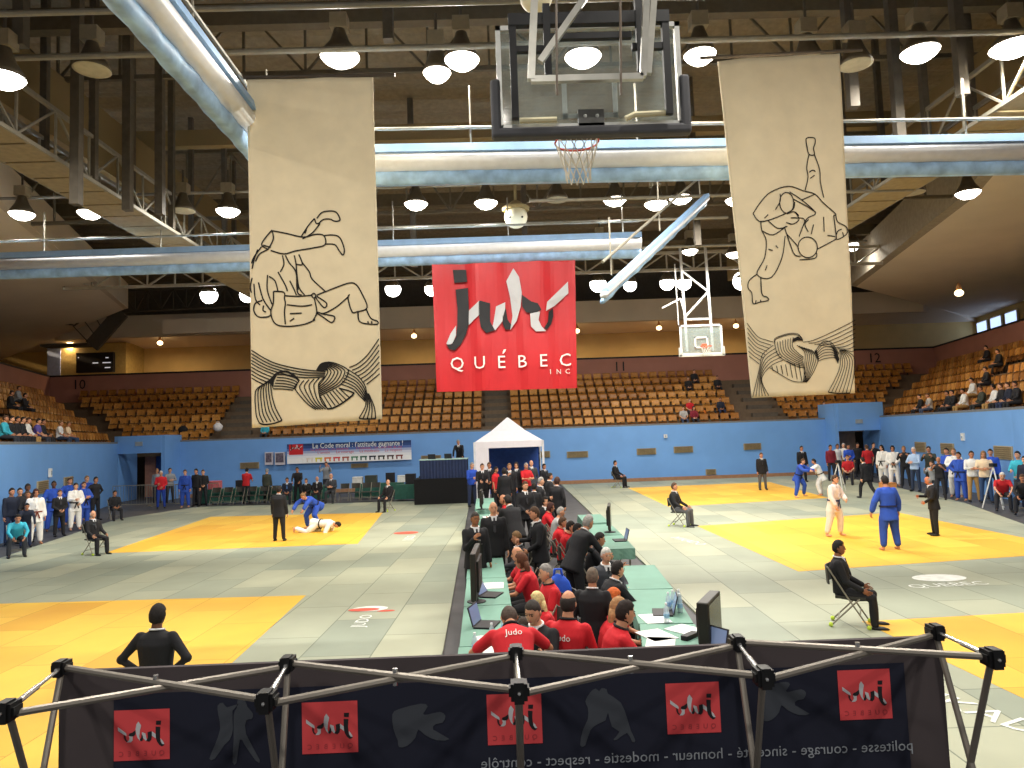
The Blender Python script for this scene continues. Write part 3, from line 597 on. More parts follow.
# ------------------------------------------------------------------ figure banners
CLOTH = mat('eadab8', 0.85, noise=0.05, scale=3, bump=0.25); INK = mat('161210', 0.8, noise=0.0)
def banner(name, quad, D, M, amp, folds, lab, cat='banner', nx=40, nz=60, group=None):
    TL, TR, BL, BR = [at(*q, D) for q in quad]; mb = MB().use(M); V = []
    wave = lambda x, z: amp * (math.sin(x * folds + 0.3 * math.sin(z * 1.3)) + 0.5 * math.sin(x * folds * 2.3 + z * 0.6)) + amp * 0.35 * math.sin(z * 2.1)
    for j in range(nz + 1):
        for i in range(nx + 1):
            s, t = i / nx, j / nz; p = TL.lerp(TR, s).lerp(BL.lerp(BR, s), t); V.append((p.x, D + wave(p.x, p.z), p.z))
    m = nx + 1; k = len(V); V2 = V + [(v[0], v[1] + 0.012, v[2]) for v in V]
    Fs = [(j * m + i, (j + 1) * m + i, (j + 1) * m + i + 1, j * m + i + 1) for j in range(nz) for i in range(nx)]
    ring = [i for i in range(m)] + [(j + 1) * m + nx for j in range(nz)] + [nz * m + i for i in range(nx - 1, -1, -1)] + [j * m for j in range(nz - 1, 0, -1)]
    mb.add(V2, Fs + [tuple(q + k for q in f[::-1]) for f in Fs] + [(ring[i], ring[(i + 1) % len(ring)], k + ring[(i + 1) % len(ring)], k + ring[i]) for i in range(len(ring))])
    return mb, wave
def pstroke(mb, wave, D, pts, wd=0.02, n=4, off=0.012):
    P = [at(x, y, D) for x, y in smooth_path(pts, n)]; V, Fs = ribbon([(p.x, p.z) for p in P], wd); mb.add([(v[0], D - off + wave(v[0], v[1]), v[1]) for v in V], Fs)
def ppoly(mb, wave, D, pts, off=0.02):
    P = [at(x, y, D) for x, y in pts]; mb.add([(p.x, D - off + wave(p.x, p.z), p.z) for p in P], [tuple(range(len(P)))])
def lines(A, B, n):
    A = smooth_path(A, 5); B = smooth_path(B, 5); N = 16; f = lambda P, t: P[min(len(P) - 1, int(round(t * (len(P) - 1))))]
    out = []
    for k in range(n):
        u = k / (n - 1); out.append([tuple(f(A, i / N)[j] * (1 - u) + f(B, i / N)[j] * u for j in (0, 1)) for i in range(N + 1)])
    return out
LQ = [(247, 78), (373, 77), (252, 428), (382, 419)]; mb, wv = banner('b', LQ, 12, CLOTH, 0.012, 3.0, '')
mb.use(INK); T = lambda P: [(245 + x / 3.336, 200 + y / 3.339) for x, y in P]
for P in ([(240, 62), (258, 42), (290, 38), (308, 45), (318, 68), (300, 72), (285, 65), (262, 66), (245, 80)], [(262, 120), (295, 118), (318, 128), (332, 165), (328, 185), (315, 170), (300, 150), (268, 148)], [(232, 62), (238, 78), (250, 80), (240, 92)], [(232, 62), (212, 85), (188, 122)], [(250, 80), (225, 110), (192, 130)], [(205, 98), (200, 112)],
          [(90, 102), (140, 112), (195, 124), (235, 115), (264, 120), (268, 150), (230, 160), (170, 170), (130, 180), (85, 168)], [(90, 100), (68, 125), (55, 150), (78, 165)], [(90, 102), (94, 130), (78, 162)], [(55, 155), (30, 190), (22, 212)], [(75, 165), (48, 180), (35, 205)], [(60, 150), (85, 158)], [(42, 165), (30, 200), (24, 230)], [(24, 260), (18, 290), (22, 310)], [(30, 280), (35, 330), (50, 350)], [(45, 275), (60, 330), (88, 372)], [(75, 250), (74, 300), (90, 348)],
          [(80, 255), (100, 270), (110, 305)], [(110, 240), (135, 285), (142, 305)], [(135, 185), (148, 210), (170, 240), (178, 300)], [(165, 185), (172, 225), (175, 305), (190, 318)], [(125, 185), (130, 215), (118, 240)], [(150, 270), (165, 300), (172, 318)], [(180, 182), (192, 215), (172, 215)], [(192, 210), (215, 240), (225, 265), (268, 305)], [(172, 230), (180, 290), (200, 318)],
          [(58, 335), (35, 345), (30, 370), (45, 390), (75, 390), (88, 382)], [(62, 352), (60, 368), (70, 374)], [(95, 305), (130, 308), (132, 330), (135, 345), (132, 375), (135, 415)], [(95, 305), (94, 345), (86, 370), (92, 400), (110, 418), (150, 422), (200, 415), (235, 400)], [(135, 320), (180, 322), (225, 318)], [(140, 350), (190, 355), (225, 350)], [(150, 380), (190, 378)], [(150, 405), (165, 395)],
          [(222, 318), (230, 312), (237, 320), (230, 328), (222, 318)], [(236, 326), (264, 360), (273, 345), (240, 322)], [(232, 328), (240, 375), (228, 402)], [(240, 378), (262, 392), (290, 410), (300, 390), (265, 382), (240, 374)], [(240, 318), (300, 295), (350, 278), (372, 284), (390, 312), (408, 360), (375, 374), (358, 374), (345, 330), (350, 316)], [(345, 325), (310, 355), (275, 375), (255, 380)],
          [(378, 372), (380, 400), (395, 412), (440, 415), (442, 405), (420, 395), (405, 365)], [(410, 405), (412, 412)], [(422, 405), (424, 413)]): pstroke(mb, wv, 12, T(P), 0.022)
def belt(mb, wv, T, fams, wd, fills=()):
    for A, B, n in fams:
        for P in lines(A, B, n): pstroke(mb, wv, 12, T(P), wd * .62, 2, 0.014)
    for P in fills: ppoly(mb, wv, 12, T(P), 0.016)
T = lambda P: [(245 + x / 7.314, 330 + y / 7.314) for x, y in P]
belt(mb, wv, T, [([(48, 148), (200, 235), (400, 285), (590, 305)], [(48, 222), (180, 290), (400, 345), (585, 342)], 4), ([(48, 245), (120, 285), (215, 325)], [(50, 350), (90, 375), (140, 398)], 5), ([(980, 65), (900, 180), (830, 245), (765, 275)], [(985, 320), (940, 358), (915, 378), (890, 398)], 7),
    ([(165, 385), (100, 420), (76, 470), (84, 620), (108, 682)], [(240, 320), (190, 370), (195, 470), (222, 570), (270, 660)], 7), ([(240, 325), (300, 330), (370, 352), (395, 375)], [(205, 430), (260, 430), (310, 434), (350, 440)], 6),
    ([(395, 375), (365, 425), (420, 500), (470, 550), (520, 582)], [(582, 345), (540, 395), (545, 480), (570, 540), (608, 578)], 6), ([(525, 295), (560, 246), (640, 238), (740, 280), (755, 320), (700, 400), (550, 480)], [(560, 282), (590, 276), (602, 285), (606, 305), (600, 325), (570, 370), (538, 408)], 7),
    ([(555, 490), (605, 578)], [(690, 425), (768, 498)], 7), ([(755, 290), (830, 340), (880, 410), (892, 490)], [(702, 395), (790, 430), (840, 480), (880, 522)], 6), ([(890, 465), (882, 560), (836, 645)], [(905, 465), (945, 560), (957, 648)], 5),
    ([(165, 385), (230, 315), (300, 300), (360, 330), (400, 372)], [(172, 390), (235, 322), (300, 307), (358, 337), (394, 376)], 2), ([(605, 578), (640, 574), (700, 545), (770, 495), (796, 458), (690, 425)], [(605, 574), (640, 570), (700, 541), (768, 491), (790, 458), (690, 427)], 2),
    ([(108, 682), (150, 690), (210, 682), (270, 660)], [(108, 685), (150, 693), (210, 685), (270, 663)], 2), ([(836, 645), (880, 650), (957, 648)], [(836, 648), (880, 653), (957, 651)], 2)], 0.030,
    [[(520, 300), (545, 275), (590, 272), (606, 296), (560, 302)], [(170, 385), (200, 340), (240, 318), (212, 370), (205, 430), (192, 400)], [(345, 440), (375, 395), (398, 370), (372, 425)], [(872, 480), (892, 455), (905, 468), (884, 520)]])
o = mb.build('figure_banner', smooth=True); tag(o, 'tall beige cloth banner at left with line drawing of two judoka and belt knot', 'banner', 'figure banners')
tag(MB().tube([at(205, 78, 12) , at(395, 75, 12)], 0.035).build('banner_pole', mat('4a4036', 0.6)), 'dark pole from which the left figure banner hangs', 'pole')
RQ = [(718, 61), (841, 52), (752, 398), (856, 393)]; mb, wv = banner('b', RQ, 12, CLOTH, 0.03, 2.4, '')
mb.use(INK); T = lambda P: [(740 + x / 4.04, 120 + y / 4.04) for x, y in P]
ell = lambda cx, cy, rx, ry: [(cx + rx * math.cos(a * PI / 8), cy + ry * math.sin(a * PI / 8)) for a in range(17)]
for P in ([(265, 78), (275, 72), (300, 75), (302, 95), (296, 115), (300, 140), (278, 138), (268, 100), (265, 78)], [(278, 140), (270, 190), (276, 230), (265, 282)], [(300, 140), (322, 200), (326, 250), (340, 312)], [(280, 210), (295, 202), (305, 208)], [(285, 235), (302, 222)], [(50, 380), (80, 335), (120, 295), (195, 268), (260, 285), (305, 298), (340, 335), (388, 378), (380, 384)],
          [(50, 380), (75, 412), (120, 405), (170, 385)], ell(188, 335, 30, 42), ell(275, 513, 40, 42), [(80, 412), (85, 450), (102, 490), (95, 560), (65, 625), (120, 640), (165, 560), (180, 470)], [(85, 450), (130, 467), (185, 430)], [(110, 410), (150, 440), (190, 430)], [(65, 625), (35, 650), (30, 680), (45, 700), (50, 742), (75, 738), (110, 730), (105, 718), (85, 705), (80, 640)], [(60, 742), (62, 730)], [(80, 738), (80, 728)],
          [(200, 290), (250, 320), (300, 362), (305, 380), (270, 400), (240, 470)], [(215, 318), (270, 345), (300, 365)], [(388, 378), (396, 410), (430, 430), (435, 455), (412, 475), (390, 480), (395, 450), (412, 440)], [(420, 470), (415, 452)], [(390, 480), (335, 510), (312, 522)], [(380, 384), (388, 450), (390, 480)], [(178, 435), (200, 500), (220, 545), (245, 550)], [(185, 460), (225, 500), (238, 520)], [(240, 565), (305, 557), (312, 535)], [(250, 322), (305, 298)], [(300, 420), (290, 460)], [(278, 450), (265, 420), (280, 400)], [(340, 390), (342, 450)], [(355, 465), (385, 470)],
          [(190, 380), (220, 370), (240, 400), (215, 420), (185, 415)], [(205, 395), (255, 395), (265, 410)], [(225, 370), (240, 385)], [(110, 525), (128, 530)], [(140, 510), (150, 520)], [(105, 590), (98, 610)], [(95, 400), (110, 385)], [(170, 385), (215, 360), (222, 330)], [(140, 365), (160, 330), (160, 300)]): pstroke(mb, wv, 12, T(P), 0.017)
T = lambda P: [(740 + x / 7.68, 300 + y / 7.68) for x, y in P]
belt(mb, wv, T, [([(50, 180), (130, 280), (200, 310), (250, 325)], [(66, 430), (100, 455), (125, 475), (145, 492)], 8), ([(886, 155), (700, 250), (560, 310), (480, 325)], [(886, 385), (860, 395), (820, 385), (800, 380)], 8),
    ([(258, 330), (290, 430), (400, 500), (475, 520)], [(400, 290), (395, 360), (440, 410), (482, 440)], 8), ([(258, 330), (265, 295), (360, 262), (440, 265), (478, 310)], [(262, 335), (270, 302), (360, 270), (440, 273), (478, 318)], 2), ([(250, 350), (170, 420), (145, 540), (96, 745)], [(330, 460), (230, 510), (165, 610), (218, 735)], 6),
    ([(430, 350), (490, 400), (492, 500), (480, 630)], [(540, 380), (602, 440), (570, 540), (512, 628)], 7), ([(225, 520), (300, 570), (400, 625), (510, 630)], [(350, 470), (400, 495), (440, 515), (490, 520)], 2)] + [([(240 + 34 * i, 512 - 4 * i), (250 + 36 * i, 545 + 12 * i)], [(241 + 34 * i, 512 - 4 * i), (251 + 36 * i, 546 + 12 * i)], 2) for i in range(8)] + [
    ([(580, 390), (640, 320), (705, 325), (765, 410)], [(600, 470), (650, 450), (720, 440), (745, 450)], 7), ([(770, 380), (775, 500), (740, 600), (682, 705)], [(800, 380), (880, 440), (880, 560), (850, 712)], 7), ([(682, 705), (760, 715), (850, 712)], [(682, 708), (760, 719), (850, 715)], 2)], 0.018,
    [[(395, 300), (440, 282), (478, 315), (430, 312), (400, 330)], [(700, 345), (740, 380), (768, 450), (758, 490), (735, 440), (722, 385)], [(570, 390), (590, 385), (608, 450), (600, 470), (580, 410)]])
o = mb.build('figure_banner', smooth=True); tag(o, 'tall beige cloth banner at right with line drawing of a hip throw and belt knot', 'banner', 'figure banners')
tag(MB().tube([at(700, 58, 12.1), at(862, 50, 12.1)], 0.03).build('banner_pole', mat('5a5046', 0.6)), 'dark pole behind the top of the right figure banner', 'pole')
# ------------------------------------------------------------------ the club logo as polygons in a unit frame
LOGO = [('k', [(143, 28), (218, 28), (221, 98), (150, 103)]), ('k', [(155, 140), (225, 132), (226, 260), (222, 340), (205, 400), (175, 455), (140, 488), (110, 478), (95, 452), (125, 450), (150, 410), (158, 350), (162, 250)]),
        ('w', [(95, 447), (120, 390), (152, 345), (150, 400), (130, 445), (108, 455)]), ('w', [(226, 262), (285, 210), (283, 290), (222, 345)]), ('k', [(282, 215), (290, 210), (345, 225), (342, 330), (368, 380), (320, 396), (290, 362), (280, 290)]),
        ('w', [(350, 375), (362, 330), (378, 245), (430, 220), (428, 260), (410, 330), (370, 380)]), ('k', [(413, 300), (432, 250), (440, 320), (462, 355), (452, 378), (425, 378), (412, 345)]), ('w', [(482, 28), (512, 80), (524, 170), (515, 250), (490, 330), (452, 380), (468, 300), (458, 190), (440, 100)]),
        ('k', [(524, 182), (575, 222), (612, 235), (630, 272), (590, 295), (545, 285), (524, 250)]), ('w', [(566, 292), (622, 282), (612, 330), (628, 368), (652, 395), (595, 395), (568, 365)]), ('k', [(640, 378), (665, 340), (670, 285), (696, 262), (696, 310), (682, 355), (655, 388)]), ('w', [(655, 280), (664, 228), (785, 115), (785, 182), (705, 250)])]
LUV = lambda x, y: ((x - 35) / 795, 1 - (y - 12) / 705)
GREYW = mat('c4c4c8', 0.6, noise=0.03); INKB = mat('1c1c20', 0.6, noise=0.05)
RQ = [(432, 265), (575, 260), (437, 392), (577, 388)]; REDC = mat('c22028', 0.45, noise=0.06, scale=1.5, bump=0.3)
mb, wv = banner('b', RQ, 21.1, REDC, 0.045, 4.2, '', nx=40, nz=30)
a = at(437, 392, 21.1); b = at(575, 264, 21.1); W_, H_ = b.x - a.x, b.z - a.z
for c, P in LOGO:
    mb.use(INKB if c == 'k' else GREYW); mb.add([(a.x + LUV(*p)[0] * W_, 21.1 - 0.08 + wv(a.x + LUV(*p)[0] * W_, a.z + LUV(*p)[1] * H_), a.z + LUV(*p)[1] * H_) for p in P], [tuple(range(len(P)))])
mb.use(WHT)
for s_, u, v, sz in [(c, x, 565, 0.62) for c, x in zip('QUEBEC', (152, 277, 397, 512, 630, 752))] + [(c, x, 627, 0.24) for c, x in zip('INC', (667, 714, 763))]:
    V, Fs = text_geo(s_, sz * 0.85); c0 = LUV(u, v); mb.add([(a.x + c0[0] * W_ + q.x, 21.1 - 0.09 + wv(a.x + c0[0] * W_ + q.x, a.z + c0[1] * H_), a.z + c0[1] * H_ + q.y) for q in V], Fs)
V, Fs = text_geo("'", 0.5); c0 = LUV(400, 535); mb.add([(a.x + c0[0] * W_ + q.x * 1.6 + q.y * 0.5, 20.98, a.z + c0[1] * H_ + q.y + 0.02) for q in V], Fs)
tag(mb.build('club_banner', smooth=False), 'large red vinyl banner with black and grey brush lettering hanging at centre', 'banner')
# ------------------------------------------------------------------ display wall frame in the foreground
Bn = [gp(x, y, 2.26) for x, y in ((62, 667), (288, 663), (516, 652), (737, 642), (935, 631))]; Fn = [gp(x, y, 2.26) for x, y in ((8, 710), (267, 700), (519, 690), (763, 676), (992, 657))]
e = empty('pop_up_display', (0, 2.55, 0), 0, 'pop-up display stand seen from behind, dark fabric printed with red logo squares, aluminium scissor frame', 'display stand'); O = Vector((0, 2.55, 0))
yb = 2.59; xl, xr = Bn[0].x - 0.03, Bn[4].x + 0.03; FAB = mat('484042', 0.85, noise=0.08, scale=5); NAV = mat('171a2c', 0.85, noise=0.08, scale=4)
MB().box((xl, yb - 2.55, 0.02), (xr, yb - 2.53, 2.235)).build('fabric_panel', FAB, e)
mb = MB().use(NAV); y_ = yb - 2.55 - 0.003; mb.box((xl + 0.19, y_, 0.05), (xr - 0.14, y_ + 0.002, 2.15))
yp = y_ - 0.002
FIG = mat('3c4048', 0.85, noise=0.05); SALM = mat('d8484c', 0.8, noise=0.05)
def logo_sq(px0, py0, px1, py1):
    p = at(px0, py1, yb - 0.01); q = at(px1, py0, yb - 0.01); w0 = q.x - p.x; h0 = q.z - p.z
    mb.use(SALM); mb.add([(p.x, yp, p.z), (q.x, yp, p.z), (q.x, yp, q.z), (p.x, yp, q.z)], [(0, 1, 2, 3)])
    for c, P in LOGO:
        mb.use(INKB if c == 'k' else GREYW); mb.add([(q.x - (0.02 + LUV(*t)[0] * 0.96) * w0, yp - 0.001, p.z + (0.3 + (LUV(*t)[1] - 0.3) * 0.78) * h0 - 0.01) for t in P], [tuple(range(len(P)))])
    mb.use(mat('a83a40', 0.8))
    for i, ch in enumerate('QUEBEC'):
        V, Fs = text_geo(ch, 0.024); mb.add([(q.x - (0.14 + 0.145 * i) * w0 - v.x, yp - 0.001, p.z + 0.13 * h0 + v.y) for v in V], Fs)
for q in ((113, 709, 169, 762), (302, 701, 357, 755), (488, 693, 541, 746), (668, 682, 719, 735), (841, 669, 890, 721)): logo_sq(*q)
def sil(px, py, polys, sc=1.0):
    mb.use(FIG)
    for P in polys:
        Q_ = smooth_path(P, 2, True)[:-1]; R_ = [at(px + x * sc, py + y * sc, yb - 0.01) for x, y in Q_]; mb.add([(p.x, yp, p.z) for p in R_], [tuple(range(len(R_)))])
cv = lambda P, cx, cy, k: [((x - cx) / k, (y - cy) / k) for x, y in P]
STAND = [cv([(135, 205), (155, 195), (170, 212), (215, 198), (190, 225), (192, 290), (180, 330), (160, 350), (125, 400), (105, 400), (125, 350), (145, 290), (138, 240)], 201, 300, 3.657), cv([(210, 180), (235, 185), (245, 210), (265, 235), (260, 255), (240, 260), (240, 310), (290, 405), (275, 408), (235, 350), (217, 330), (205, 415), (190, 412), (194, 330), (194, 240), (205, 215)], 201, 300, 3.657)]
GROUND = [cv([(775, 235), (800, 215), (880, 195), (905, 205), (888, 232), (905, 235), (950, 225), (970, 240), (960, 265), (935, 270), (925, 290), (985, 325), (940, 330), (895, 310), (870, 290), (860, 320), (830, 350), (800, 355), (795, 330), (780, 290)], 870, 275, 3.657)]
PUSH = [cv([(120, 90), (140, 75), (155, 85), (165, 73), (185, 78), (190, 95), (240, 130), (265, 190), (280, 240), (298, 280), (285, 285), (265, 250), (225, 277), (212, 275), (235, 245), (205, 225), (190, 170), (180, 200), (150, 215), (120, 240), (100, 300), (80, 298), (90, 240), (110, 195), (110, 150), (100, 125)], 189, 181, 3.938)]
sil(235, 732, STAND); sil(418, 726, GROUND); sil(608, 716, PUSH); sil(782, 702, GROUND, 0.9)
mb.use(mat('8f949c', 0.8)); V, Fs = text_geo('politesse - courage - sincérité - honneur - modestie - respect - contrôle', 0.052, 'LEFT'); p = at(914, 746, yb - 0.01)
mb.add([(p.x - v.x, yp - 0.001, p.z + v.y) for v in V], Fs)
mb.build('printed_fabric', None, e)['label'] = 'mirror-image print on the dark fabric'
ALU = mat('8c857c', 0.4, 0.6, noise=0.08); HUB = mat('0c0c0e', 0.5)
lv = [2.26, 1.5, 0.75, 0.03]; P_ = lambda p, z: Vector((p.x - O.x, p.y - O.y, z))
for k in range(4):
    z = lv[k]
    for i in range(5):
        for N_ in (Bn, Fn):
            c = P_(N_[i], z); mb = MB(); sz = 0.024 if N_ is Fn else 0.021; mb.box((-sz, -0.025, -sz), (sz, 0.025, sz), o=c); mb.box((-sz * 0.6, -0.032, -sz * 1.25), (sz * 0.6, 0.012, sz * 1.25), o=c); mb.box((-sz * 1.25, -0.02, -sz * 0.5), (sz * 1.25, 0.02, sz * 0.5), o=c)
            h = mb.build('hub', HUB, e); MB().ball(c + Vector((0, -0.033, 0)), 0.006, 8).build('rivet', CHROME, h)
        if k < 2:
            MB().tube([P_(Bn[i], z), P_(Bn[i], z).lerp(P_(Fn[i], z), 0.55)], 0.006).tube([P_(Bn[i], z).lerp(P_(Fn[i], z), 0.5), P_(Fn[i], z)], 0.009).build('link_rod', CHROME, e)
        if k < 3:
            MB().tube([P_(Bn[i], z), P_(Fn[i], lv[k + 1])], 0.0105).build('scissor_tube', ALU, e); MB().tube([P_(Fn[i], z), P_(Bn[i], lv[k + 1])], 0.0105).build('scissor_tube', ALU, e)
        if i < 4:
            a, b, c, d_ = P_(Bn[i], z), P_(Fn[i + 1], z), P_(Fn[i], z), P_(Bn[i + 1], z); t1 = MB().tube([a, b], 0.0115).build('scissor_tube', ALU, e); MB().tube([c + Vector((0, 0, -0.012)), d_ + Vector((0, 0, -0.012))], 0.0115).build('scissor_tube', ALU, e)
            mm = (a + b) / 2; MB().tube([mm + Vector((0, 0, -0.03)), mm + Vector((0, 0, 0.022))], 0.008).build('pivot_bolt', CHROME, t1)
# ------------------------------------------------------------------ furniture
TGRN = mat('6a9484', 0.7, noise=0.06, scale=3); TDRK = mat('24463f', 0.8); PAPER = mat('e6e8e4', 0.7, noise=0.03); CHB = mat('35342f', 0.6, noise=0.15)
def folding_chair(balls=False):
    e = empty('folding_chair', (0, 0, 0))
    mb = MB(); mb.prism([(-.21, -.22), (.21, -.22), (.2, .19), (-.2, .19)], 0.42, 0.455); mb.build('seat', CHB, e)
    mb = MB(); V = []
    for z in (0.62, 0.7, 0.8, 0.87):
        for x in (-.21, -.12, 0, .12, .21): V.append((x, 0.25 + 0.05 * (z - .6) + 0.04 * (1 - (x / .21) ** 2), z))
    n = len(V); V += [(v[0], v[1] + 0.02, v[2]) for v in V]; Fs = [(r * 5 + c, r * 5 + c + 1, r * 5 + c + 6, r * 5 + c + 5) for r in range(3) for c in range(4)]
    ring = [0, 1, 2, 3, 4, 9, 14, 19, 18, 17, 16, 15, 10, 5]; mb.add(V, Fs + [tuple(i + n for i in f[::-1]) for f in Fs] + [(ring[i], ring[(i + 1) % 14], n + ring[(i + 1) % 14], n + ring[i]) for i in range(14)]); mb.build('backrest', CHB, e)
    for s in (-1, 1):
        MB().tube([(s * .22, -.24, 0.02), (s * .22, 0.02, .44), (s * .22, .27, .88)], 0.012).build('leg', STEELL, e); MB().tube([(s * .2, .27, 0.02), (s * .2, -.14, .43)], 0.012).build('leg', STEELL, e)
    MB().tube([(-.22, -.13, .2), (.22, -.13, .2)], 0.009).build('stretcher', STEELL, e); MB().tube([(-.2, .17, .13), (.2, .17, .13)], 0.009).build('stretcher', STEELL, e)
    if balls:
        for x, y in ((-.22, -.24), (.22, -.24), (-.2, .27), (.2, .27)): MB().ball((x, y, 0.033), 0.034, 10).build('tennis_ball', mat('c8e050', 0.9), e, True)
    return e
_ch = [folding_chair(False), folding_chair(True)]; _tr = None; _used = [False, False]
def chair(x, y, face, lab, group=None, balls=False, z=0):
    k = int(balls)
    if not _used[k]: o = _ch[k]; _used[k] = True
    else: o = copy_tree(_trees[k])
    o.location = (x, y, z); o.rotation_euler = (0, 0, math.radians(face)); o['label'] = lab; o['category'] = 'chair'; o['group'] = group or 'folding chairs'; return o
_trees = [tree(c) for c in _ch]
def table(cx, cy, rot, w_, L, lab, cloth=TGRN, skirt=0.2):
    e = empty('folding_table', (cx, cy, 0), rot, 'folding table under %s' % lab, 'table', 'folding tables')
    MB().box((-w_ / 2, -L / 2, 0.715), (w_ / 2, L / 2, 0.74)).build('tabletop', mat('8a8478'), e)
    for sx in (-1, 1):
        for sy in (-1, 1): MB().tube([(sx * (w_ / 2 - .07), sy * (L / 2 - .15), -0.04), (sx * (w_ / 2 - .07), sy * (L / 2 - .15), .715)], 0.016).build('leg', STEELL, e)
    mb = MB(); V = []; n = 0; pts = []
    hw, hl = w_ / 2 + .015, L / 2 + .015
    for (a, b, m) in (((-hw, -hl), (hw, -hl), 8), ((hw, -hl), (hw, hl), 18), ((hw, hl), (-hw, hl), 8), ((-hw, hl), (-hw, -hl), 18)):
        for i in range(m): pts.append((a[0] + (b[0] - a[0]) * i / m, a[1] + (b[1] - a[1]) * i / m))
    n = len(pts); rg = [(1, .75, 0), (1, .73, 0), (1.0, .75 - skirt * .5, .015), (1.0, .75 - skirt, .03)]
    for s, z, wob in rg:
        for i, (x, y) in enumerate(pts): 
            d = 1 + wob * (1 + math.sin(i * 2.1)) ; V.append((x * d, y + (0 if abs(y) < hl - .01 else math.copysign(wob * (1 + math.sin(i * 2.1)), y)), z))
    mb.use(cloth).add(V[:n], [tuple(range(n))]); mb.add(V, [(r * n + i, (r + 1) * n + i, (r + 1) * n + (i + 1) % n, r * n + (i + 1) % n) for r in range(3) for i in range(n)])
    o = mb.build('tablecloth'); o.location = (cx, cy, 0.002); o.rotation_euler = (0, 0, rot); tag(o, lab, 'tablecloth', 'tablecloths'); return e
LT = [(-0.2, 7.0), (-0.24, 8.85), (-0.29, 10.7), (-0.35, 12.55), (-0.45, 16.5), (-0.55, 20.0), (-0.62, 23.5), (-0.66, 25.4)]
LN = ['nearest at left, beside the man in red bending', 'second at left, with open laptop', 'third at left, before the woman with long brown hair', 'fourth at left, by the two standing men in suits', 'fifth of left row, beyond the standing suits', 'sixth of left row', 'seventh of left row, with papers', 'farthest of the left row, towards the tent']
for (x, y), l in zip(LT, LN): table(x, y, math.radians(1.5), 0.6, 1.8, 'green tablecloth, ' + l)
RTB = [(1.70, 7.6, 'nearest at right, with papers and bottles', -9), (1.93, 9.45, 'second at right, beside the men in suits', -6), (2.1, 11.3, 'third at right', -4), (2.2, 14.9, 'fourth at right, by the red shirted row', -2), (2.25, 16.8, 'fifth at right, with tall monitor', -1), (2.3, 19.0, 'farthest of the right row', -1)]
for x, y, l, r in RTB: table(x, y, math.radians(r), 0.6, 1.8, 'green tablecloth, ' + l)
def laptop(x, y, rz, lab, z=0.752, op=105):
    e = empty('laptop', (x, y, z), math.radians(rz), lab, 'laptop', 'laptops on the officials\' tables'); MB().box((-.17, -.12, 0), (.17, .12, .02)).build('keyboard_base', BLACK, e)
    R = Matrix.Rotation(math.radians(-(op - 90)), 3, 'X'); MB().box((-.17, 0, 0), (.17, .012, .23), R, (0, .12, .02)).build('lid', mat('2a2a30', .4), e); MB().box((-.155, -.004, .015), (.155, -.001, .215), R, (0, .12, .02)).build('screen', mat('7080a0', .2, emit=.4), e)
laptop(-.25, 8.75, 75, 'open black laptop on the left tables, seen almost edge on'); laptop(-.22, 10.35, 70, 'closed-down dark laptop beside the woman with long brown hair', op=120); laptop(1.95, 7.35, -60, 'laptop with plaid cover on the nearest right table'); laptop(1.9, 9.0, -100, 'dark laptop on the second right table')
laptop(2.35, 15.0, -90, 'far laptop before the row of red shirts')
def monitor(x, y, rz, w_, h_, dp, lab, z=0.752, lift=.1):
    e = empty('monitor', (x, y, z), math.radians(rz), lab, 'monitor', 'score monitors'); o = MB().box((-w_ / 2, -dp / 2, lift), (w_ / 2, dp / 2, lift + h_)).build('casing', mat('26241f', .5), e); o.modifiers.new('b', 'BEVEL').width = .01
    MB().box((-w_ / 2 + .03, -dp / 2 - .004, lift + .03), (w_ / 2 - .03, -dp / 2, lift + h_ - .03)).build('screen', mat('15161a', .2), e); MB().box((-w_ * .35, dp / 2, lift + h_ * .15), (w_ * .35, dp / 2 + .03, lift + h_ * .8)).build('back_cover', mat('1e1d1a', .6), e)
    MB().lathe([(.13, 0), (.13, .012), (.03, .02), (.025, lift + .02)], 16).build('stand', BLACK, e); MB().box((-.03, dp / 2 + .03, lift + h_ * .4), (.03, dp / 2 + .032, lift + h_ * .55)).build('sticker', mat('909090'), e)
monitor(-.42, 10.0, 268, .95, .62, .07, 'black score monitor on the left tables, seen edge on'); monitor(-.45, 12.6, 272, .7, .4, .05, 'smaller black monitor at far end of left tables near the suits')
monitor(2.12, 7.7, 62, .62, .42, .12, 'big black monitor at the right end of the nearest right table', lift=.06); monitor(2.35, 16.3, 80, .8, .52, .06, 'tall dark monitor above the row of red shirts'); monitor(-.7, 22.4, 268, .7, .5, .06, 'dark monitor on far left tables near the tent')
for i, (x, y, r, lab) in enumerate(((-.2, 8.1, 10, 'white paper on the nearest left table'), (-.15, 7.75, 30, 'white sheet near the bending man in red'), (1.62, 8.05, 20, 'white paper before the man in red with dark hair'), (1.6, 7.75, -15, 'white sheet under the hands of man in red'), (1.75, 8.75, 5, 'white paper before the orange haired woman'), (2.0, 8.2, 35, 'white notes near the big monitor'), (-.2, 11.0, 0, 'white paper by the long haired woman'), (-.45, 20.2, 5, 'pile of papers on sixth left table'))):
    o = MB().box((-.15, -.21, 0), (.15, .21, .006)).build('paper_sheet', PAPER, loc=(x, y, .754)); o.rotation_euler = (0, 0, math.radians(r)); tag(o, lab, 'paper', 'papers on the tables')
def bottle(x, y, lab, z=.752):
    e = empty('water_bottle', (x, y, z), 0, lab, 'bottle', 'water bottles on the tables'); MB().lathe([(.03, 0), (.033, .01), (.033, .14), (.028, .17), (.012, .2), (.012, .21)], 12).build('bottle_body', glass('d0e0e8', .5), e, True); MB().lathe([(.014, .21), (.014, .23)], 10).build('cap', mat('e8ecf0'), e); MB().lathe([(.0345, .06), (.0345, .11)], 12).build('paper_label', mat('90b8d8'), e)
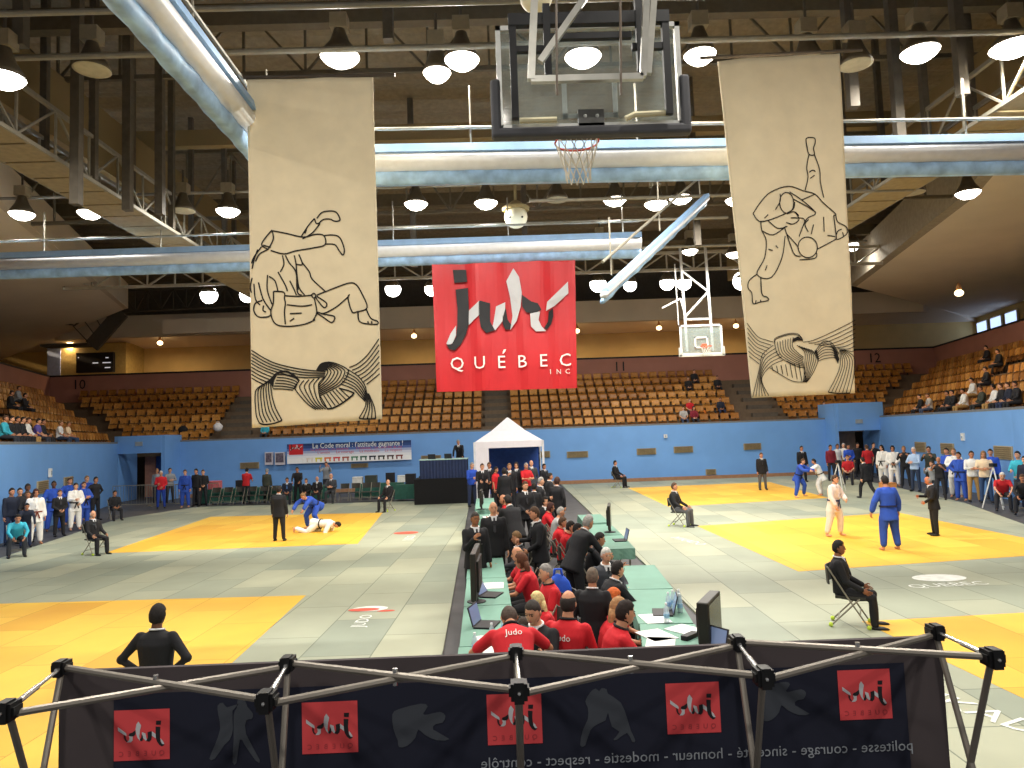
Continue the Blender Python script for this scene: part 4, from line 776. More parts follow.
for i, (x, y, lab) in enumerate(((-.05, 8.35, 'clear bottle by the laptop on the left tables'), (-.35, 7.6, 'clear bottle near the bending man in red'), (-.18, 7.95, 'bottle standing on white paper at left'), (1.85, 8.55, 'tall bottle on the nearest right table'), (2.0, 9.1, 'first of the bottle cluster at the right tables'), (2.08, 9.2, 'second bottle of the cluster at right'), (2.12, 9.0, 'third bottle of the cluster at right'), (2.17, 9.25, 'outermost bottle of the cluster at right'), (-.5, 15.5, 'bottle on the fifth left table'), (-.75, 19.6, 'bottle on sixth left table'))): bottle(x, y, lab)
o = MB().box((-.12, -.04, 0), (.12, .04, .05)).build('stapler', BLACK, loc=(1.95, 7.9, .752)); o.rotation_euler = (0, 0, .8); tag(o, 'small black device on nearest right table by the papers', 'device')
# podium
e = empty('draped_podium', (-2.7, 33.6, 0), 0, 'tall two-step head table draped in black below and pleated navy above', 'podium'); MB().box((-1.35, -.7, -.04), (1.35, .7, 1.15)).build('lower_drape', mat('0e0e10', .95), e)
def pleat(mb, x0, x1, y, z0, z1, n):
    V = []
    for i in range(n + 1):
        x = x0 + (x1 - x0) * i / n; yy = y - (.03 if i % 2 else 0); V += [(x, yy, z0), (x, yy, z1), (x, y + .9, z1), (x, y + .9, z0)]
    mb.add(V, [(4 * i + k, 4 * i + (k + 1) % 4, 4 * i + 4 + (k + 1) % 4, 4 * i + 4 + k) for i in range(n) for k in range(4)] + [(0, 1, 2, 3), (4 * n + 3, 4 * n + 2, 4 * n + 1, 4 * n)])
mb = MB(); pleat(mb, -1.1, 1.08, -.5, 1.15, 1.98, 30); mb.build('pleated_skirt', mat('1e2c4e', .7), e); MB().box((-1.12, -.54, 1.98), (1.1, .42, 2.02)).build('tabletop', mat('a8c8c4', .5), e)
for x, lab in ((-3.25, 'dark laptop at left on the tall head table'), (-2.5, 'dark bag shaped laptop before the man on the head table')): laptop(x, 33.4, 180, lab, 2.025, 115)
# tent
e = empty('canopy_tent', (0.3, 34.8, 0), 0, 'white peaked pop-up canopy tent against the blue wall', 'tent'); TW = mat('e8e4ea', .6, noise=.03)
hw = 1.57; ez = 2.72; mb = MB(); V = [(-hw, -hw, ez), (hw, -hw, ez), (hw, hw, ez), (-hw, hw, ez), (-.03, -.03, 3.85), (.03, -.03, 3.85), (.03, .03, 3.85), (-.03, .03, 3.85)]; 
for i in range(4): 
    a, b = Vector(V[i]), Vector(V[(i + 1) % 4]); c, d_ = Vector(V[4 + i]), Vector(V[4 + (i + 1) % 4]); m1 = (a * .5 + c * .5) - Vector((0, 0, .07)); m2 = (b * .5 + d_ * .5) - Vector((0, 0, .07)); mb.add([a, b, m2, m1, d_, c], [(0, 1, 2, 3), (3, 2, 4, 5)])
mb.build('roof_cover', TW, e); mb = MB()
for a, b in (((-hw, -hw), (hw, -hw)), ((hw, -hw), (hw, hw)), ((hw, hw), (-hw, hw)), ((-hw, hw), (-hw, -hw))): mb.bar((a[0], a[1], ez - .14), (b[0], b[1], ez - .14), .02, .3)
mb.build('valance', TW, e)
for sx in (-1, 1):
    for sy in (-1, 1): MB().box((sx * hw - .05, sy * hw - .05, -.04), (sx * hw + .05, sy * hw + .05, ez)).build('leg', mat('d8d8dc', .5), e)
MB().box((-hw, -hw, 0.1), (-.93, -hw + .03, ez - .2)).build('side_curtain', TW, e); MB().box((-hw, hw - .05, .1), (hw, hw - .02, ez)).build('shade_panel', mat('2e4f9c', .8), e)['label'] = 'added navy panel for the shaded wall under the tent'  # navy panel added at the back to darken the shaded wall under the canopy
# long wall banner with belts
a = at(287, 464, 43.2); b = at(411, 440, 43.2); e = empty('wall_banner', (a.x, 43.25, a.z), 0, 'long white and navy banner reading Le Code moral on the blue wall', 'banner'); W_, H_ = b.x - a.x, b.z - a.z
mb = MB(); cols = ['eef0f2', 'eef0f2', 'e6e9f0', 'd0d6e6', 'a0acd0', '4c66a8', '24427e', '1c3668']
mb.use(mat('e0e2e8')).box((0, 0, 0), (W_, .02, H_))
for i, c in enumerate(cols): mb.use(mat(c, .6, noise=.02)); mb.add([(0, -.004, H_ * i / 8), (W_, -.004, H_ * i / 8), (W_, -.004, H_ * (i + 1) / 8), (0, -.004, H_ * (i + 1) / 8)], [(0, 1, 2, 3)])
mb.use(REDC); mb.add([(.12, -.01, H_ * .45), (.95, -.01, H_ * .45), (.95, -.01, H_ * .98), (.12, -.01, H_ * .98)], [(0, 1, 2, 3)])
for c, P in LOGO: mb.use(INKB if c == 'k' else GREYW); mb.add([(.12 + LUV(*t)[0] * .83, -.014, H_ * .5 + LUV(*t)[1] * H_ * .48) for t in P], [tuple(range(len(P)))])
mb.use(WHT); V, Fs = text_geo("Le Code moral : l'attitude gagnante !", 0.43, 'LEFT'); wd = max(v.x for v in V); k = W_ * .73 / wd; mb.add([(1.5 + v.x * k, -.012, H_ * .86 + v.y) for v in V], Fs)
mb.use(mat('c05060'))
for s_, x, z, sz in (("L'amitié", 1.8, .52, .24), ('Le courage', 2.9, .52, .24), ('La modestie', 4.3, .52, .24), ('Le respect', 5.8, .52, .24), ('La politesse - La sincérité', 1.4, .68, .22), ("L'honneur - Le contrôle de soi", 4.1, .68, .22)):
    V, Fs = text_geo(s_, sz, 'LEFT'); mb.add([(x + v.x, -.012, H_ * z + v.y) for v in V], Fs)
for i, c in enumerate(('f0f0f0', 'e0d8d0', 'd8d040', 'e07030', 'd04040', 'a05040', '408060', '2c6050', '202838', '202020', '4a3030', '7a3838')):
    mb.use(mat(c)); x = .6 + i * (W_ - 1.0) / 12; mb.box((x, -.012, H_ * .2), (x + .42, -.006, H_ * .27)); mb.box((x + .02, -.012, H_ * .06), (x + .1, -.006, H_ * .2)); mb.box((x + .3, -.012, H_ * .06), (x + .38, -.006, H_ * .2))
mb.build('printed_sheet', None, e)
for i, (x0, x1, l) in enumerate(((265, 274, 'left poster of the pair of photo posters on the blue wall'), (275, 286, 'right poster of the pair of photo posters on the blue wall'))):
    a = at(x0, 465, 43.3); b = at(x1, 452, 43.3); mb = MB().use(mat('c8c4cc', .5)).box((a.x, 43.28, a.z), (b.x - .08, 43.5, b.z)); mb.use(mat('605868', .5, noise=.6, scale=8)).box((a.x + .06, 43.26, a.z + .15), (b.x - .14, 43.28, b.z - .06)); tag(mb.build('poster'), l, 'poster', 'posters')
# back row tables and clutter
for x, y, l, L in ((-14.6, 37.8, 'at the back left with a red box', 2.0), (-12.4, 37.8, 'behind the man in a red shirt', 2.0), (-10.2, 37.8, 'behind the coach with white stripes', 2.0), (-6.4, 37.8, 'behind the empty chairs at the back', 2.4), (-4.5, 36.0, 'beside the tall head table', 1.6)):
    table(x, y, PI / 2, .7, L, 'dark green tablecloth, ' + l, mat('2c5c50', .8), .7)
def cratebox(x, y, z, w_, d_, h_, M, nm, lab, cat, grp=None):
    e = MB(); e.use(M).box((-w_ / 2, -d_ / 2, 0), (w_ / 2, d_ / 2, h_)); e.use(BLACK).box((-w_ / 2 - .004, -d_ / 2 - .004, h_ * .82), (w_ / 2 + .004, d_ / 2 + .004, h_ * .86)); o = e.build(nm, loc=(x, y, z)); o.modifiers.new('b', 'BEVEL').width = .01; return tag(o, lab, cat, grp)
cratebox(-14.9, 37.7, .755, .6, .4, .42, mat('c86870'), 'storage_box', 'pinkish red box on the back left table', 'box')
cratebox(-13.6, 37.9, .755, .5, .4, .4, mat('26262a'), 'equipment_case', 'dark case on the back table between red box and red shirt', 'case'); cratebox(-15.8, 38.0, -.04, .5, .5, 1.3, mat('202024'), 'equipment_case', 'tall black case standing left of the red box', 'case')
cratebox(-7.6, 38, .755, .5, .4, .35, mat('dcdcd8'), 'storage_box', 'white carton on the back table right of the standing coach', 'box'); cratebox(-5.9, 38, .755, .45, .3, .5, mat('17171c'), 'equipment_case', 'black case with white tag on the back table', 'case'); cratebox(-6.9, 38, .755, .6, .4, .4, mat('3a4038'), 'equipment_case', 'dark green case on the back table', 'case')
cratebox(-4.6, 36.1, .755, .5, .4, .5, mat('17171c'), 'equipment_case', 'black case on the table beside the head table', 'case'); cratebox(-5.3, 37.9, .755, .4, .3, .35, mat('e4e4e0'), 'plastic_bag', 'white plastic bag near the head table', 'bag'); cratebox(17.7, 33.2, -.04, .6, .45, .25, mat('d89050'), 'cardboard_box', 'orange brown cardboard box on the floor by the right crowd', 'box')
for i, px in enumerate((215, 227, 239, 251, 263, 275)): p = at(px, 480, 36.6); chair(p.x, 36.6, 0, 'grey empty folding chair in the back left row, %s from the left' % nth(i + 1), 'empty chairs at the back left')
for i, px in enumerate((344, 355, 366, 375)): p = at(px, 480, 36.2); chair(p.x, 36.2, 0, 'grey empty folding chair right of the seated men, %s from the left' % nth(i + 1), 'empty chairs at the back centre')
def barrier(x, y, rz, lab, L=2.2):
    e = empty('crowd_barrier', (x, y, -.04), math.radians(rz), lab, 'barrier', 'steel crowd barriers'); MB().tube([(-L / 2, 0, .12), (-L / 2, 0, 1.1), (L / 2, 0, 1.1), (L / 2, 0, .12), (-L / 2, 0, .12)], .02).build('outer_frame', STEELL, e)
    mb = MB(); n = 16
    for i in range(1, n): mb.tube([(-L / 2 + L * i / n, 0, .12), (-L / 2 + L * i / n, 0, 1.1)], .008, 5)
    mb.build('vertical_bars', STEELL, e)
    for s in (-1, 1): MB().bar((s * L * .35, -.25, .02), (s * L * .35, .25, .02), .04).bar((s * L * .35, 0, .02), (s * L * .35, 0, .14), .03).build('foot', STEELL, e)
for px, D, l in ((134, 38.2, 'before the corner tunnel at left'), (168, 37.9, 'behind the man in a red jacket'), (197, 37.5, 'by the dark clothed pair')): barrier(at(px, 490, D).x, D, 0, 'steel crowd barrier ' + l)
def tripod(x, y, lab, h=1.3):
    e = empty('tripod', (x, y, -.04), 0, lab, 'tripod', 'tripods')
    for k in range(3): a = k * 2.1 + .4; MB().tube([(0, 0, h), (.4 * math.cos(a), .4 * math.sin(a), 0)], .02).build('leg', WHITEM, e)
    MB().box((-.08, -.1, h), (.08, .1, h + .12)).build('camera_body', BLACK, e)
tripod(14.9, 32.0, 'silver tripod in the crowd at the far right corner'); tripod(16.6, 24.3, 'silver tripod left of the seated man in red at right', 1.4)
# ------------------------------------------------------------------ people
SKINS = ['d8a080', 'c98f70', 'b87f60', '6e4a36', 'e0b090']
def skm(h): return mat(h, 0.55, noise=0.03, spec=0.3)
FACE_D = mat('2a1c18', 0.6); LIP = mat('a8605a', 0.6)
BAKE = []
def dirv(f, o, side): f, o = math.radians(f), math.radians(o); return Vector((side * math.sin(o), -math.sin(f) * math.cos(o), -math.cos(f) * math.cos(o)))
A0 = ((4, 9), (12, 4)); CL = ((12, 12), (50, -38)); CR = ((28, 14), (88, -62)); BH = ((-18, 22), (-25, -38)); HP = ((-12, 40), (10, -50)); PH = ((45, 15), (130, -22)); PK = ((-6, 18), (14, -6)); KN = ((22, 9), (62, -2)); TB = ((38, 14), (82, -14)); LP = ((16, 12), (60, -32)); CH = ((25, 8), (140, -25)); OUT = ((78, 6), (92, 0)); UPA = ((60, 20), (150, -10)); SID = ((5, 80), (5, 80)); GR = ((55, 18), (85, -12)); DN = ((65, 12), (40, 0))
LS = ((2, 4), (-2, 3)); SIT = ((84, 8), (2, 1)); WF = ((28, 2), (4, 2)); WB = ((-18, 2), (-38, 2)); WIDE = ((6, 14), (-8, 12)); SITW = ((86, 16), (6, 2))
POSE = {  # legs L,R ; arms L,R ; lean ; kind
 'stand': (LS, LS, A0, A0, 0), 'clasp': (LS, LS, CL, CL, 2), 'cross': (LS, LS, CR, ((28, 14), (96, -56)), -2), 'behind': (LS, LS, BH, BH, 0), 'hips': (LS, LS, HP, HP, 0), 'photo': (LS, LS, PH, PH, 4), 'pocket': (LS, LS, PK, PK, 0), 'chin': (LS, LS, A0, CH, 3), 'talk': (LS, LS, CL, ((20, 12), (95, -30)), 4),
 'walk': (WF, WB, ((-15, 8), (5, 4)), ((20, 8), (40, 0)), 8), 'ref': (WIDE, LS, OUT, ((10, 12), (70, -30)), 4), 'read': (LS, LS, ((25, 10), (80, -20)), ((25, 10), (80, -20)), 6),
 'sit': (SIT, SIT, KN, KN, -4), 'sitlap': (SIT, SIT, LP, LP, 4), 'sitcross': (SIT, SIT, CR, CR, 0), 'table': (SIT, SIT, TB, TB, 14), 'tablefar': (SIT, SITW, ((60, 25), (80, 5)), ((60, 25), (80, 5)), 34), 'sitlean': (SIT, SITW, ((45, 12), (50, -20)), ((45, 12), (50, -20)), 30), 'sitturn': (SIT, SIT, TB, LP, 6),
 'gi': (((3, 7), (-4, 5)), ((3, 7), (-4, 5)), ((6, 26), (14, 10)), ((8, 24), (16, 8)), 3), 'giready': (((10, 10), (-6, 6)), ((-4, 12), (-12, 8)), ((20, 18), (62, -40)), ((10, 14), (26, 2)), 6), 'grip': (((24, 12), (-14, 10)), WIDE, GR, GR, 22), 'bend': (((40, 16), (-24, 8)), ((30, 20), (-20, 10)), DN, ((60, 16), (40, 0)), 62), 'lie': (((60, 14), (-40, 6)), ((30, 16), (-30, 6)), ((60, 20), (110, 0)), ((60, 20), (110, 0)), 10),
 'raise': (LS, LS, UPA, UPA, 0), 'leant': (LS, LS, ((30, 12), (20, 0)), ((30, 12), (20, 0)), 22), 'bow': (LS, LS, ((35, 10), (60, -10)), ((35, 10), (60, -10)), 28)}
SITP = {'sit', 'sitlap', 'sitcross', 'table', 'tablefar', 'sitlean', 'sitturn'}
def ring_loft(mb, R, O, secs, n=16):
    V = []
    for z, a, b, yo in secs:
        for k in range(n):
            t = 2 * PI * k / n; c, s = math.cos(t), math.sin(t); e = 0.85
            V.append(O + R @ Vector((a * math.copysign(abs(c) ** e, c), b * math.copysign(abs(s) ** e, s) + yo, z)))
    m = len(secs); mb.add(V, [(i * n + k, i * n + (k + 1) % n, (i + 1) * n + (k + 1) % n, (i + 1) * n + k) for i in range(m - 1) for k in range(n)] + [tuple(range(n))[::-1], tuple((m - 1) * n + k for k in range(n))])
def limb(mb, pts, rs):
    mb.tube(pts, rs, 10)
    for p, r in zip(pts, rs): mb.ball(p, r * 0.995, 10)
def head_geo(mb, Hc, Rh, skin, s, big=False):
    mb.use(skin); n = 18; m = 14; V = []
    for i in range(m + 1):
        th = PI * i / m; z = math.cos(th); r = math.sin(th)
        for k in range(n):
            a = 2 * PI * k / n; x, y = r * math.cos(a), r * math.sin(a)
            jaw = 1 - 0.30 * max(0, -z) ** 1.4; fx = x * 0.074 * jaw; fy = y * (0.094 if y > 0 else 0.088) * (1 - 0.12 * max(0, -z)) - 0.012 * max(0, -z); fz = z * 0.118
            if y < -0.5 and abs(x) < 0.6: # sockets, cheek, brow
                if -0.05 < z < 0.25: fy += 0.007 * (1 if abs(x) > 0.12 else -0.5)
                if z < -0.55: fy -= 0.006
            V.append(Hc + Rh @ Vector((fx, fy, fz)))
    mb.add(V, [(i * n + k, (i + 1) * n + k, (i + 1) * n + (k + 1) % n, i * n + (k + 1) % n) for i in range(m) for k in range(n)])
    P = lambda x, y, z: Hc + Rh @ Vector((x, y, z))
    mb.add([P(0, -0.088, 0.018), P(-0.011, -0.09, -0.022), P(0.011, -0.09, -0.022), P(0, -0.106, -0.024), P(-0.016, -0.082, -0.03), P(0.016, -0.082, -0.03), P(0, -0.095, -0.034)], [(0, 1, 3), (0, 3, 2), (1, 4, 6, 3), (3, 6, 5, 2), (0, 4, 1), (0, 2, 5)])
    for sd in (-1, 1): mb.ball(P(sd * 0.075, 0.008, -0.004), 0.026, 8, (0.35, 0.7, 1.1), Rh)
    mb.use(FACE_D)
    for sd in (-1, 1): mb.ball(P(sd * 0.031, -0.0835, 0.006), 0.0085, 8, (1.3, 0.6, 0.6), Rh); mb.bar(P(sd * 0.016, -0.087, 0.025), P(sd * 0.046, -0.080, 0.026), 0.005, 0.006)
    mb.use(LIP); mb.ball(P(0, -0.0855, -0.058), 0.02, 8, (1.15, 0.4, 0.28), Rh)
def hand_geo(mb, W, d, side, skin, grip=0.6):
    """palm, four fingers of unequal length bending at the knuckles and a thumb at the side"""
    mb.use(skin); d = d.normalized(); inn = Vector((-side, 0, 0)); inn = (inn - d * inn.dot(d)); inn = inn.normalized() if inn.length > 0.1 else Vector((0, 0, -1)); ac = d.cross(inn).normalized()
    if ac.y > 0: ac = -ac   # thumb side forwards
    R = Matrix((ac, d, inn)).transposed(); mb.ball(W + d * 0.045, 0.05, 10, (0.85, 1.05, 0.36), R)
    for i, (o, L) in enumerate(((0.032, 0.07), (0.011, 0.08), (-0.011, 0.074), (-0.031, 0.058))):
        a = W + d * 0.085 + ac * o; c1 = grip; b = a + (d * math.cos(c1) + inn * math.sin(c1)) * L * 0.5; c = b + (d * math.cos(c1 * 2) + inn * math.sin(c1 * 2)) * L * 0.5; mb.tube([a - d * 0.01, a, b, c], [0.009, 0.009, 0.0085, 0.006], 6)
    a = W + d * 0.03 + ac * 0.036; b = a + (ac * 0.75 + d * 0.55 + inn * 0.3) * 0.034; c = b + (ac * 0.25 + d * 0.85 + inn * 0.4) * 0.032; mb.tube([a - ac * 0.015, a, b, c], [0.013, 0.012, 0.0105, 0.007], 6)
def hair_geo(mb, Hc, Rh, st):
    n = 20; m = 14; V = []
    for i in range(m + 1):
        th = PI * i / m; z = math.cos(th); r = math.sin(th)
        for k in range(n):
            a = 2 * PI * k / n; x, y = r * math.cos(a), r * math.sin(a)
            front = max(0, -y); 
            if st in ('short', 'crop', 'curly'): on = z > (0.52 if y < -0.55 else 0.25 if y < -0.2 else -0.02 if y < 0.3 else -0.5)
            elif st == 'rim': on = (z < 0.5 and z > -0.5 and y > -0.25)
            elif st in ('long', 'bob', 'bun', 'tail'): on = z > (0.5 if y < -0.6 else (-0.2 if y < -0.2 else (-0.95 if st in ('long', 'bob') else -0.6)))
            else: on = z > 0.3
            g = {'short': 1.10, 'crop': 1.06, 'curly': 1.18, 'rim': 1.06, 'long': 1.15, 'bob': 1.17, 'bun': 1.09, 'tail': 1.09, 'cap': 1.1}.get(st, 1.1) if on else 0.86
            if on: g += 0.02 * math.sin(k * 2.3 + i * 1.7)
            V.append(Hc + Rh @ Vector((x * 0.076 * g * (1 if z > 0 or not on else 1), y * 0.094 * g, z * 0.118 * (g if z > 0 else 1.0) + 0.002)))
    mb.add(V, [(i * n + k, (i + 1) * n + k, (i + 1) * n + (k + 1) % n, i * n + (k + 1) % n) for i in range(m) for k in range(n)])
    if st == 'long':
        V = []; secs = [(0.0, 0.08, 0.055, 0.05), (-0.1, 0.09, 0.045, 0.07), (-0.22, 0.085, 0.035, 0.085), (-0.32, 0.06, 0.025, 0.09)]
        ring_loft(mb, Rh, Hc, secs, 12)
    if st == 'bun': mb.ball(Hc + Rh @ Vector((0, 0.11, 0.03)), 0.04, 10)
    if st == 'tail': mb.tube([Hc + Rh @ Vector(p) for p in ((0, 0.09, 0.03), (0, 0.13, -0.02), (0, 0.12, -0.12), (0, 0.1, -0.2))], [0.02, 0.026, 0.02, 0.006], 8)
OUT_ = {  # top colour, sleeve, trouser colour, kind
 'suit': ('1a1a1e', 'long', '1c1c20', 'suit'), 'suitg': ('1c1c20', 'long', '55565a', 'suit'), 'navy': ('1c2234', 'long', '20222c', 'suit'), 'gsuit': ('3c3e44', 'long', '34363a', 'suit'), 'red': ('c8202a', 'short', '1e1e22', 'polo'), 'redl': ('cc2430', 'long', '23409a', 'plain'),
 'giw': ('e6e4e0', 'gi', 'e6e4e0', 'gi'), 'gib': ('2c50b0', 'gi', '2a4ca8', 'gi'), 'gip': ('e8d8d0', 'gi', 'e8d8d0', 'gi'), 'dark': ('202024', 'long', '232328', 'plain'), 'darkb': ('1e2436', 'long', '26304c', 'plain'), 'blk': ('222226', 'short', '26262c', 'plain'),
 'white': ('dcdcda', 'long', 'a88450', 'plain'), 'lblue': ('a4bcdc', 'long', '28344c', 'plain'), 'pink': ('e0c8a8', 'short', '2c4468', 'plain'), 'turq': ('38a8c0', 'long', '2c3038', 'plain'), 'camo': ('3c4038', 'long', '2a2c2c', 'plain'), 'greyt': ('8a8e94', 'long', '30343c', 'plain'), 'grew': ('a0a0a0', 'short', '3a4660', 'plain'), 'blue': ('2a50b8', 'long', '26304c', 'plain'), 'reds': ('b82028', 'short', '2a2a30', 'plain'), 'maroon': ('7a2030', 'long', '2a2c34', 'plain'), 'purple': ('5a50a0', 'short', '303440', 'plain'), 'whitet': ('d8dadc', 'short', '303a50', 'plain')}
def figure(pose, outfit, hair, skin, s, near=False, hyaw=0.0, hpitch=0.0, belt=None, tie=None, over=None, lean=None, shoes=True):
    lL, lR, aL, aR, ln = POSE[pose] if over is None else over
    if lean is not None: ln = lean
    sit = pose in SITP; top, sl, tr, kind = OUT_[outfit]; vx = 0.013 if near else 0.021
    Rt = Matrix.Rotation(math.radians(ln), 3, 'X'); legs = []
    for sd, (th, sh) in ((1, lL), (-1, lR)):
        h = Vector((sd * 0.09, 0, -0.03)); k = h + dirv(*th, sd) * 0.43; a = k + dirv(*sh, sd) * 0.41; legs.append((h, k, a, sd))
    P = Vector((0, 0, 0.54)) if sit else Vector((0, 0, 0.08 - min(l[2].z for l in legs)))
    T = lambda x, y, z: P + Rt @ Vector((x, y, z))
    arms = []
    for sd, (u, f) in ((1, aL), (-1, aR)):
        sh = T(sd * 0.175, 0, 0.43); el = sh + dirv(*u, sd) * 0.29; fd = dirv(*f, sd); wr = el + fd * 0.25; arms.append((sh, el, wr, sd, fd))
    Rh = Matrix.Rotation(math.radians(hyaw), 3, 'Z') @ Matrix.Rotation(math.radians(ln * 0.45 + hpitch), 3, 'X'); Nt = T(0, -0.012, 0.565); Hc = Nt + Rh @ Vector((0, -0.022, 0.085))
    sk_ = skm(skin); B = MB()
    ring_loft(B, Rt, P, [(-.10, .14, .10, 0), (0, .16, .11, 0), (.13, .135, .095, 0), (.25, .15, .11, 0), (.36, .168, .115, 0), (.44, .15, .09, 0), (.48, .085, .065, 0), (.52, .055, .055, -.005), (.58, .052, .055, -.012)]); B.ball(Hc - Rh @ Vector((0, 0, 0.03)), 0.06, 10)
    for h, k, a, sd in legs:
        limb(B, [P + h, P + h.lerp(k, .5), P + k, P + k.lerp(a, .35), P + a], [.085, .078, .056, .055, .036]); f = P + a; B.ball(f + Vector((sd * .012, -.06, -.045)), .05, 10, (.8, 2.5, .62))
    for sh, el, wr, sd, fd in arms: limb(B, [sh, el, wr], [.048, .036, .026])
    extra = MB(); head_geo(extra, Hc, Rh, sk_, s)
    for sh, el, wr, sd, fd in arms: hand_geo(extra, wr, fd, sd, sk_, 0.35 if sit else 0.5)
    root = B.build('body', sk_); root.scale = (1, 1, 1); BAKE.append((root, vx, extra))
    # top
    g = MB(); c = {'suit': .026, 'polo': .02, 'plain': .02, 'gi': .027}[kind]; hem = (-.05 if sit else {'suit': -.2, 'gi': -.26, 'polo': -.1, 'plain': -.1}[kind]); fl = {'suit': .02, 'gi': .035, 'polo': 0, 'plain': .0}[kind]
    ring_loft(g, Rt, P, ([(hem, .165 + c + fl * .6, .115 + c + fl, 0)] if hem < -.06 else []) + [(-.04, .165 + c, .115 + c, 0), (.12, .145 + c, .102 + c, 0), (.25, .158 + c, .115 + c, 0), (.37, .178 + c, .118 + c, 0), (.445, .168 + c * .7, .095 + c * .6, 0), (.49, .095, .078, 0), (.515, .068, .066, -.005)])
    for sh, el, wr, sd, fd in arms:
        if kind == 'suit' or (sl == 'long'): limb(g, [sh, el, el.lerp(wr, .93)], [.066, .055, .044] if kind == 'suit' else [.062, .05, .038])
        elif sl == 'gi': limb(g, [sh, sh.lerp(el, .6), el, el.lerp(wr, .8)], [.075, .078, .075, .068])
        else: limb(g, [sh, sh.lerp(el, .72)], [.062, .056])
    nm = {'suit': 'jacket', 'polo': 'polo_shirt', 'plain': 'top', 'gi': 'judo_jacket'}[kind]; o = g.build(nm, mat(top, .85, noise=.08, scale=7, bump=.25), root); BAKE.append((o, vx * 1.0, None))
    if kind == 'polo' or outfit == 'reds': pass
    g = MB(); wd = {'suit': 1, 'polo': 1, 'plain': .95, 'gi': 1.28}[kind]
    ring_loft(g, Rt, P, [(-.11, .155, .115, 0), (0, .17, .12, 0), (.09, .15, .108, 0)])
    for h, k, a, sd in legs: limb(g, [P + h, P + h.lerp(k, .5), P + k, P + k.lerp(a, .5), P + k.lerp(a, .97 if kind != 'gi' else .84)], [.1, .094 * wd, .074 * wd, .066 * wd, .058 * wd])
    BAKE.append((g.build('trousers', mat(tr, .85, noise=.07, scale=7, bump=.25), root), vx, None))
    if kind == 'suit':
        mb = MB(); q = [T(-.052, -.098, .5), T(.052, -.098, .5), T(.004, -.158, .22), T(-.004, -.158, .22)]; r_ = [p + Rt @ Vector((0, .05, 0)) for p in q]; mb.add(q + r_, [(0, 1, 2, 3), (7, 6, 5, 4), (0, 4, 5, 1), (1, 5, 6, 2), (2, 6, 7, 3), (3, 7, 4, 0)])
        mb.tube([T(.07 * math.cos(t * PI / 8), .068 * math.sin(t * PI / 8) - .004, .517 + .012 * math.sin(t * PI / 8)) for t in range(17)], .011, 6); jk = o; mb.build('shirt', mat('e4e4e6', .7, noise=.02), jk)
        mb = MB(); mb.add([T(-.014, -.112, .49), T(.014, -.112, .49), T(.024, -.164, .25), T(0, -.168, .215), T(-.024, -.164, .25), T(-.014, -.09, .49), T(.014, -.09, .49), T(.024, -.14, .25), T(0, -.144, .215), T(-.024, -.14, .25)], [(0, 4, 3, 2, 1), (5, 6, 7, 8, 9), (0, 1, 6, 5), (1, 2, 7, 6), (2, 3, 8, 7), (3, 4, 9, 8), (4, 0, 5, 9)]); mb.build('necktie', mat(tie or '26262c', .6), jk)
    if kind == 'gi':
        mb = MB(); a_, b_ = .145 + .045, .102 + .045; n = 24
        mb.add([T((a_ + dr) * math.cos(2 * PI * i / n), (b_ + dr) * math.sin(2 * PI * i / n), z) for dr, z in ((0, .05), (.012, .05), (.012, .09), (0, .09)) for i in range(n)], [(r * n + i, r * n + (i + 1) % n, ((r + 1) % 4) * n + (i + 1) % n, ((r + 1) % 4) * n + i) for r in range(4) for i in range(n)])
        for sd in (-1, 1): mb.bar(T(0, -b_ - .02, .07), T(sd * .07, -b_ - .03, -.14), .035, .01, (0, 1, 0))
        mb.ball(T(0, -b_ - .015, .07), .026, 8); jk = o; mb.build('belt', mat(belt or '18181c', .8), jk)
        mb = MB(); mb.bar(T(-.07, -.11, .49), T(.03, -.165, .15), .05, .02, (0, 1, 0)); mb.bar(T(.07, -.11, .49), T(-.03, -.16, .15), .05, .02, (0, 1, 0)); mb.build('lapel', mat(top, .9, noise=.15, scale=12), jk)
    if kind == 'polo':
        mb = MB(); mb.tube([T(.072 * math.cos(t * PI / 8), .07 * math.sin(t * PI / 8) - .004, .515 + .01 * math.sin(t * PI / 8)) for t in range(17)], .013, 6); mb.build('collar', mat('1c1c20' if near else 'b01c24', .8), o)
    if shoes and kind != 'gi':
        for h, k, a, sd in legs: mb = MB(); f = P + a; mb.ball(f + Vector((sd * .012, -.065, -.042)), .056, 12, (.86, 2.45, .68)); mb.build('shoe', mat('141416', .4), root, True)
    if hair: mb = MB(); hair_geo(mb, Hc, Rh, hair[0]); mb.build('hair', mat(hair[1], .8, noise=.25, scale=30, bump=.4), root, True)
    return root, Hc + Rh @ Vector((0, 0, .118)), (sit)
def person(px, py, D, pose, face, outfit, hair, lab, group=None, z0=0.0, skin=None, smin=.84, smax=1.1, flat=0, **kw):
    p = at(px, py, D); sit = pose in SITP; s = (p.z - z0) / (1.33 if sit else 1.75)
    if pose in ('bend', 'lie', 'tablefar', 'sitlean', 'bow', 'grip'): s = kw.pop('s', 1.0)
    kw.pop('s', None); s = max(smin, min(smax, s)); near = D < 11.5
    r, top, _ = figure(pose, outfit, hair, skin or SKINS[int(px * 7 + py) % 3], s, near, **kw)
    r.name = 'person'; a = math.radians(face); off = Matrix.Rotation(a, 3, 'Z') @ Vector((top.x, top.y, 0)) * s
    r.scale = (s, s, s); r.rotation_euler = (0, 0, a); r.location = (p.x - off.x, D - off.y, z0)
    if pose == 'lie': r.rotation_euler = (math.radians(82), 0, a); r.location = (p.x, D, .16)
    tag(r, lab, 'person', group); r['px'] = 0; del r['px']; return r
S_, C_, R_, L_, B_ = 'short', 'crop', 'rim', 'long', 'bob'
